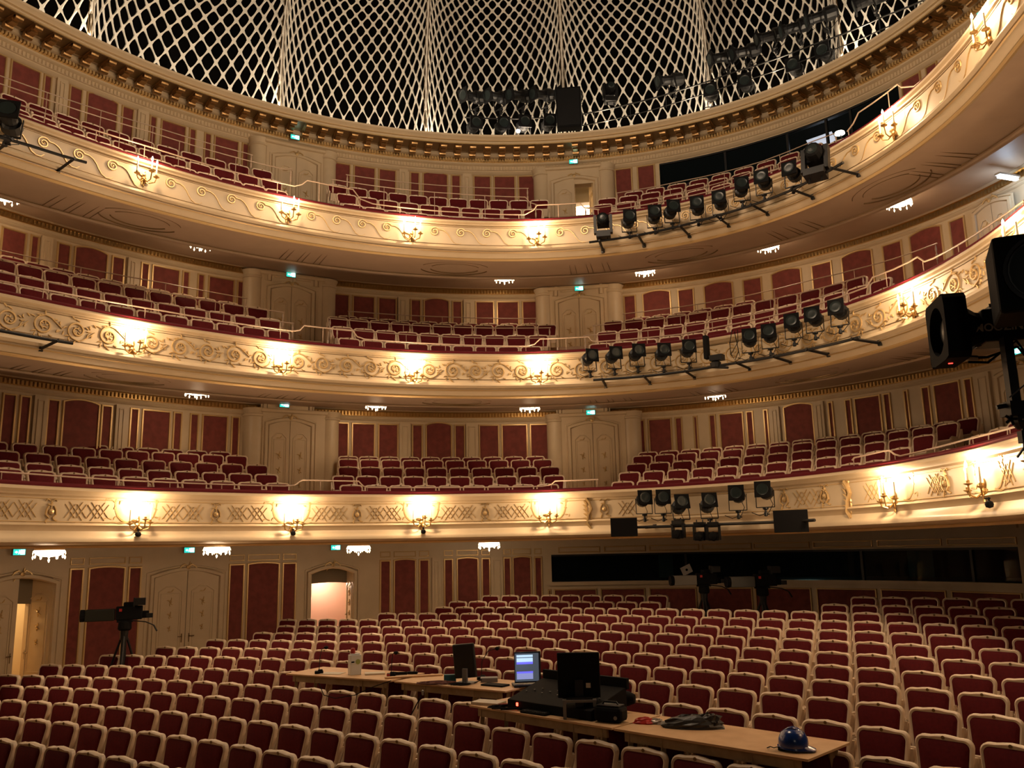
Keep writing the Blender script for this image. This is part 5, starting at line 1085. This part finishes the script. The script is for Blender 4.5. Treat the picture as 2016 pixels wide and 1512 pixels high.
def blob(t, name, mt, a, b, c, seed, amp=.2, n=14, mz=8):
    rr = random.Random(seed); m = MB(); vs = []; fs = []
    for j in range(mz+1):
        ph = math.pi/2*j/mz
        for i in range(n):
            th = 2*math.pi*i/n; q = 1+amp*rr.uniform(-1, 1); vs.append((a*math.cos(th)*math.cos(ph)*q, b*math.sin(th)*math.cos(ph)*q, c*math.sin(ph)*(1+amp*rr.uniform(-1, 1)) if j else 0))
    for j in range(mz):
        for i in range(n): fs.append((j*n+i, j*n+(i+1) % n, (j+1)*n+(i+1) % n, (j+1)*n+i))
    fs.append(tuple(range(mz*n, mz*n+n))); m.add(vs, fs); return m.build(name, mt, t, smooth=amp < .05)
t = item('sweet_packet', 'crumpled red and clear sweet packet on the end table', 'packet', 1270, 1424, zC, -.3); blob(t, 'wrapper', mat('red_wrapper', (.62, .05, .04), .3), .12, .07, .06, 4, .15); o = blob(t, 'clear_end', mat('foil_wrapper', (.45, .38, .32), .25, .3), .09, .055, .05, 6, .2); o.location = (.12, 0, 0)
t = item('plastic_bag', 'crumpled shiny black plastic bag on the end table', 'plastic bag', 1363, 1432, zC, -.25); BAGM = mat('black_plastic_film', (.03, .026, .022), .42); blob(t, 'bag_body', BAGM, .31, .14, .12, 9, .10, 20); o = blob(t, 'bag_neck', BAGM, .15, .09, .13, 12, .25); o.location = (.17, 0, 0)
t = item('safety_helmet', 'shiny blue safety helmet on the end table corner', 'helmet', 1563, 1477, zC, -.5)
BLUEH = mat('blue_helmet_plastic', (.012, .045, .24), .22, coat=.5)
m = MB(); m.lathe([(.125, .035), (.13, .06), (.125, .10), (.105, .145), (.07, .172), (.03, .183), (0, .185)], (0, 0, 0), 24); m.build('shell', BLUEH, t, smooth=True)
m = MB(); out = [(.14*math.cos(a)+(.05 if abs(math.sin(a-0)) < .7 and math.cos(a) > 0 else 0), .125*math.sin(a), .03-.01*math.cos(a)) for a in np.linspace(0, 2*math.pi, 24, endpoint=False)]; inn = [(.122*math.cos(a), .115*math.sin(a), .045) for a in np.linspace(0, 2*math.pi, 24, endpoint=False)]; m.loops(out, inn); m.loops([(x, y, z-.012) for x, y, z in out], out); m.build('brim', BLUEH, t, smooth=True)
m = MB()
for y in (-.03, 0, .03): m.tube([(.11*math.cos(a), y, .05+.14*math.sin(a)) for a in np.linspace(.3, math.pi-.3, 12)], .006, 5)
m.build('crown_ridge', BLUEH, t); m = MB(); m.box((-.10, 0, .02), (.04, .16, .03)); m.build('head_band', BLACKM, t)
t = item('safety_glasses', 'thin dark glasses lying beside the blue helmet', 'glasses', 1524, 1478, zC, -.4); m = MB(); m.tube([(-.06, 0, .02), (-.03, -.01, .035), (0, 0, .025), (.03, -.01, .035), (.06, 0, .02)], .004, 4); m.tube([(-.06, 0, .02), (-.05, .10, .006)], .003, 4); m.tube([(.06, 0, .02), (.05, .10, .006)], .003, 4); tag(m.build('frame', BLACKM, t))
# microphone cable and small mic in front of the desks
t = item('hanging_cable', 'thin black cable drooping from the first table over the seats', 'cable', 640, 1345, zA, 0)
P0 = on(628, 1342, zA); m = MB(); m.tube([at_r(*q, math.hypot(P0.x, P0.y)-.5-i*.12)-t.location for i, q in enumerate(((628, 1345), (637, 1368), (660, 1375), (700, 1368), (735, 1352), (770, 1340)))], .006, 5); tag(m.build('cable', BLACKM, t))
t = item('boom_microphone', 'thin black microphone standing among the seats before the desks', 'microphone', 812, 1400, -2.0, 0)
pa, pb = at_r(808, 1410, 12.0), at_r(832, 1364, 12.0); m = MB(); m.tube([pa-t.location, pb-t.location], .008, 6); m.build('boom', BLACKM, t); m = MB(); m.lathe([(.014, -.03), (.016, .03), (0, .04)], pb-t.location, 8); m.build('capsule', GREYM, t)
print('objects', len(bpy.data.objects))
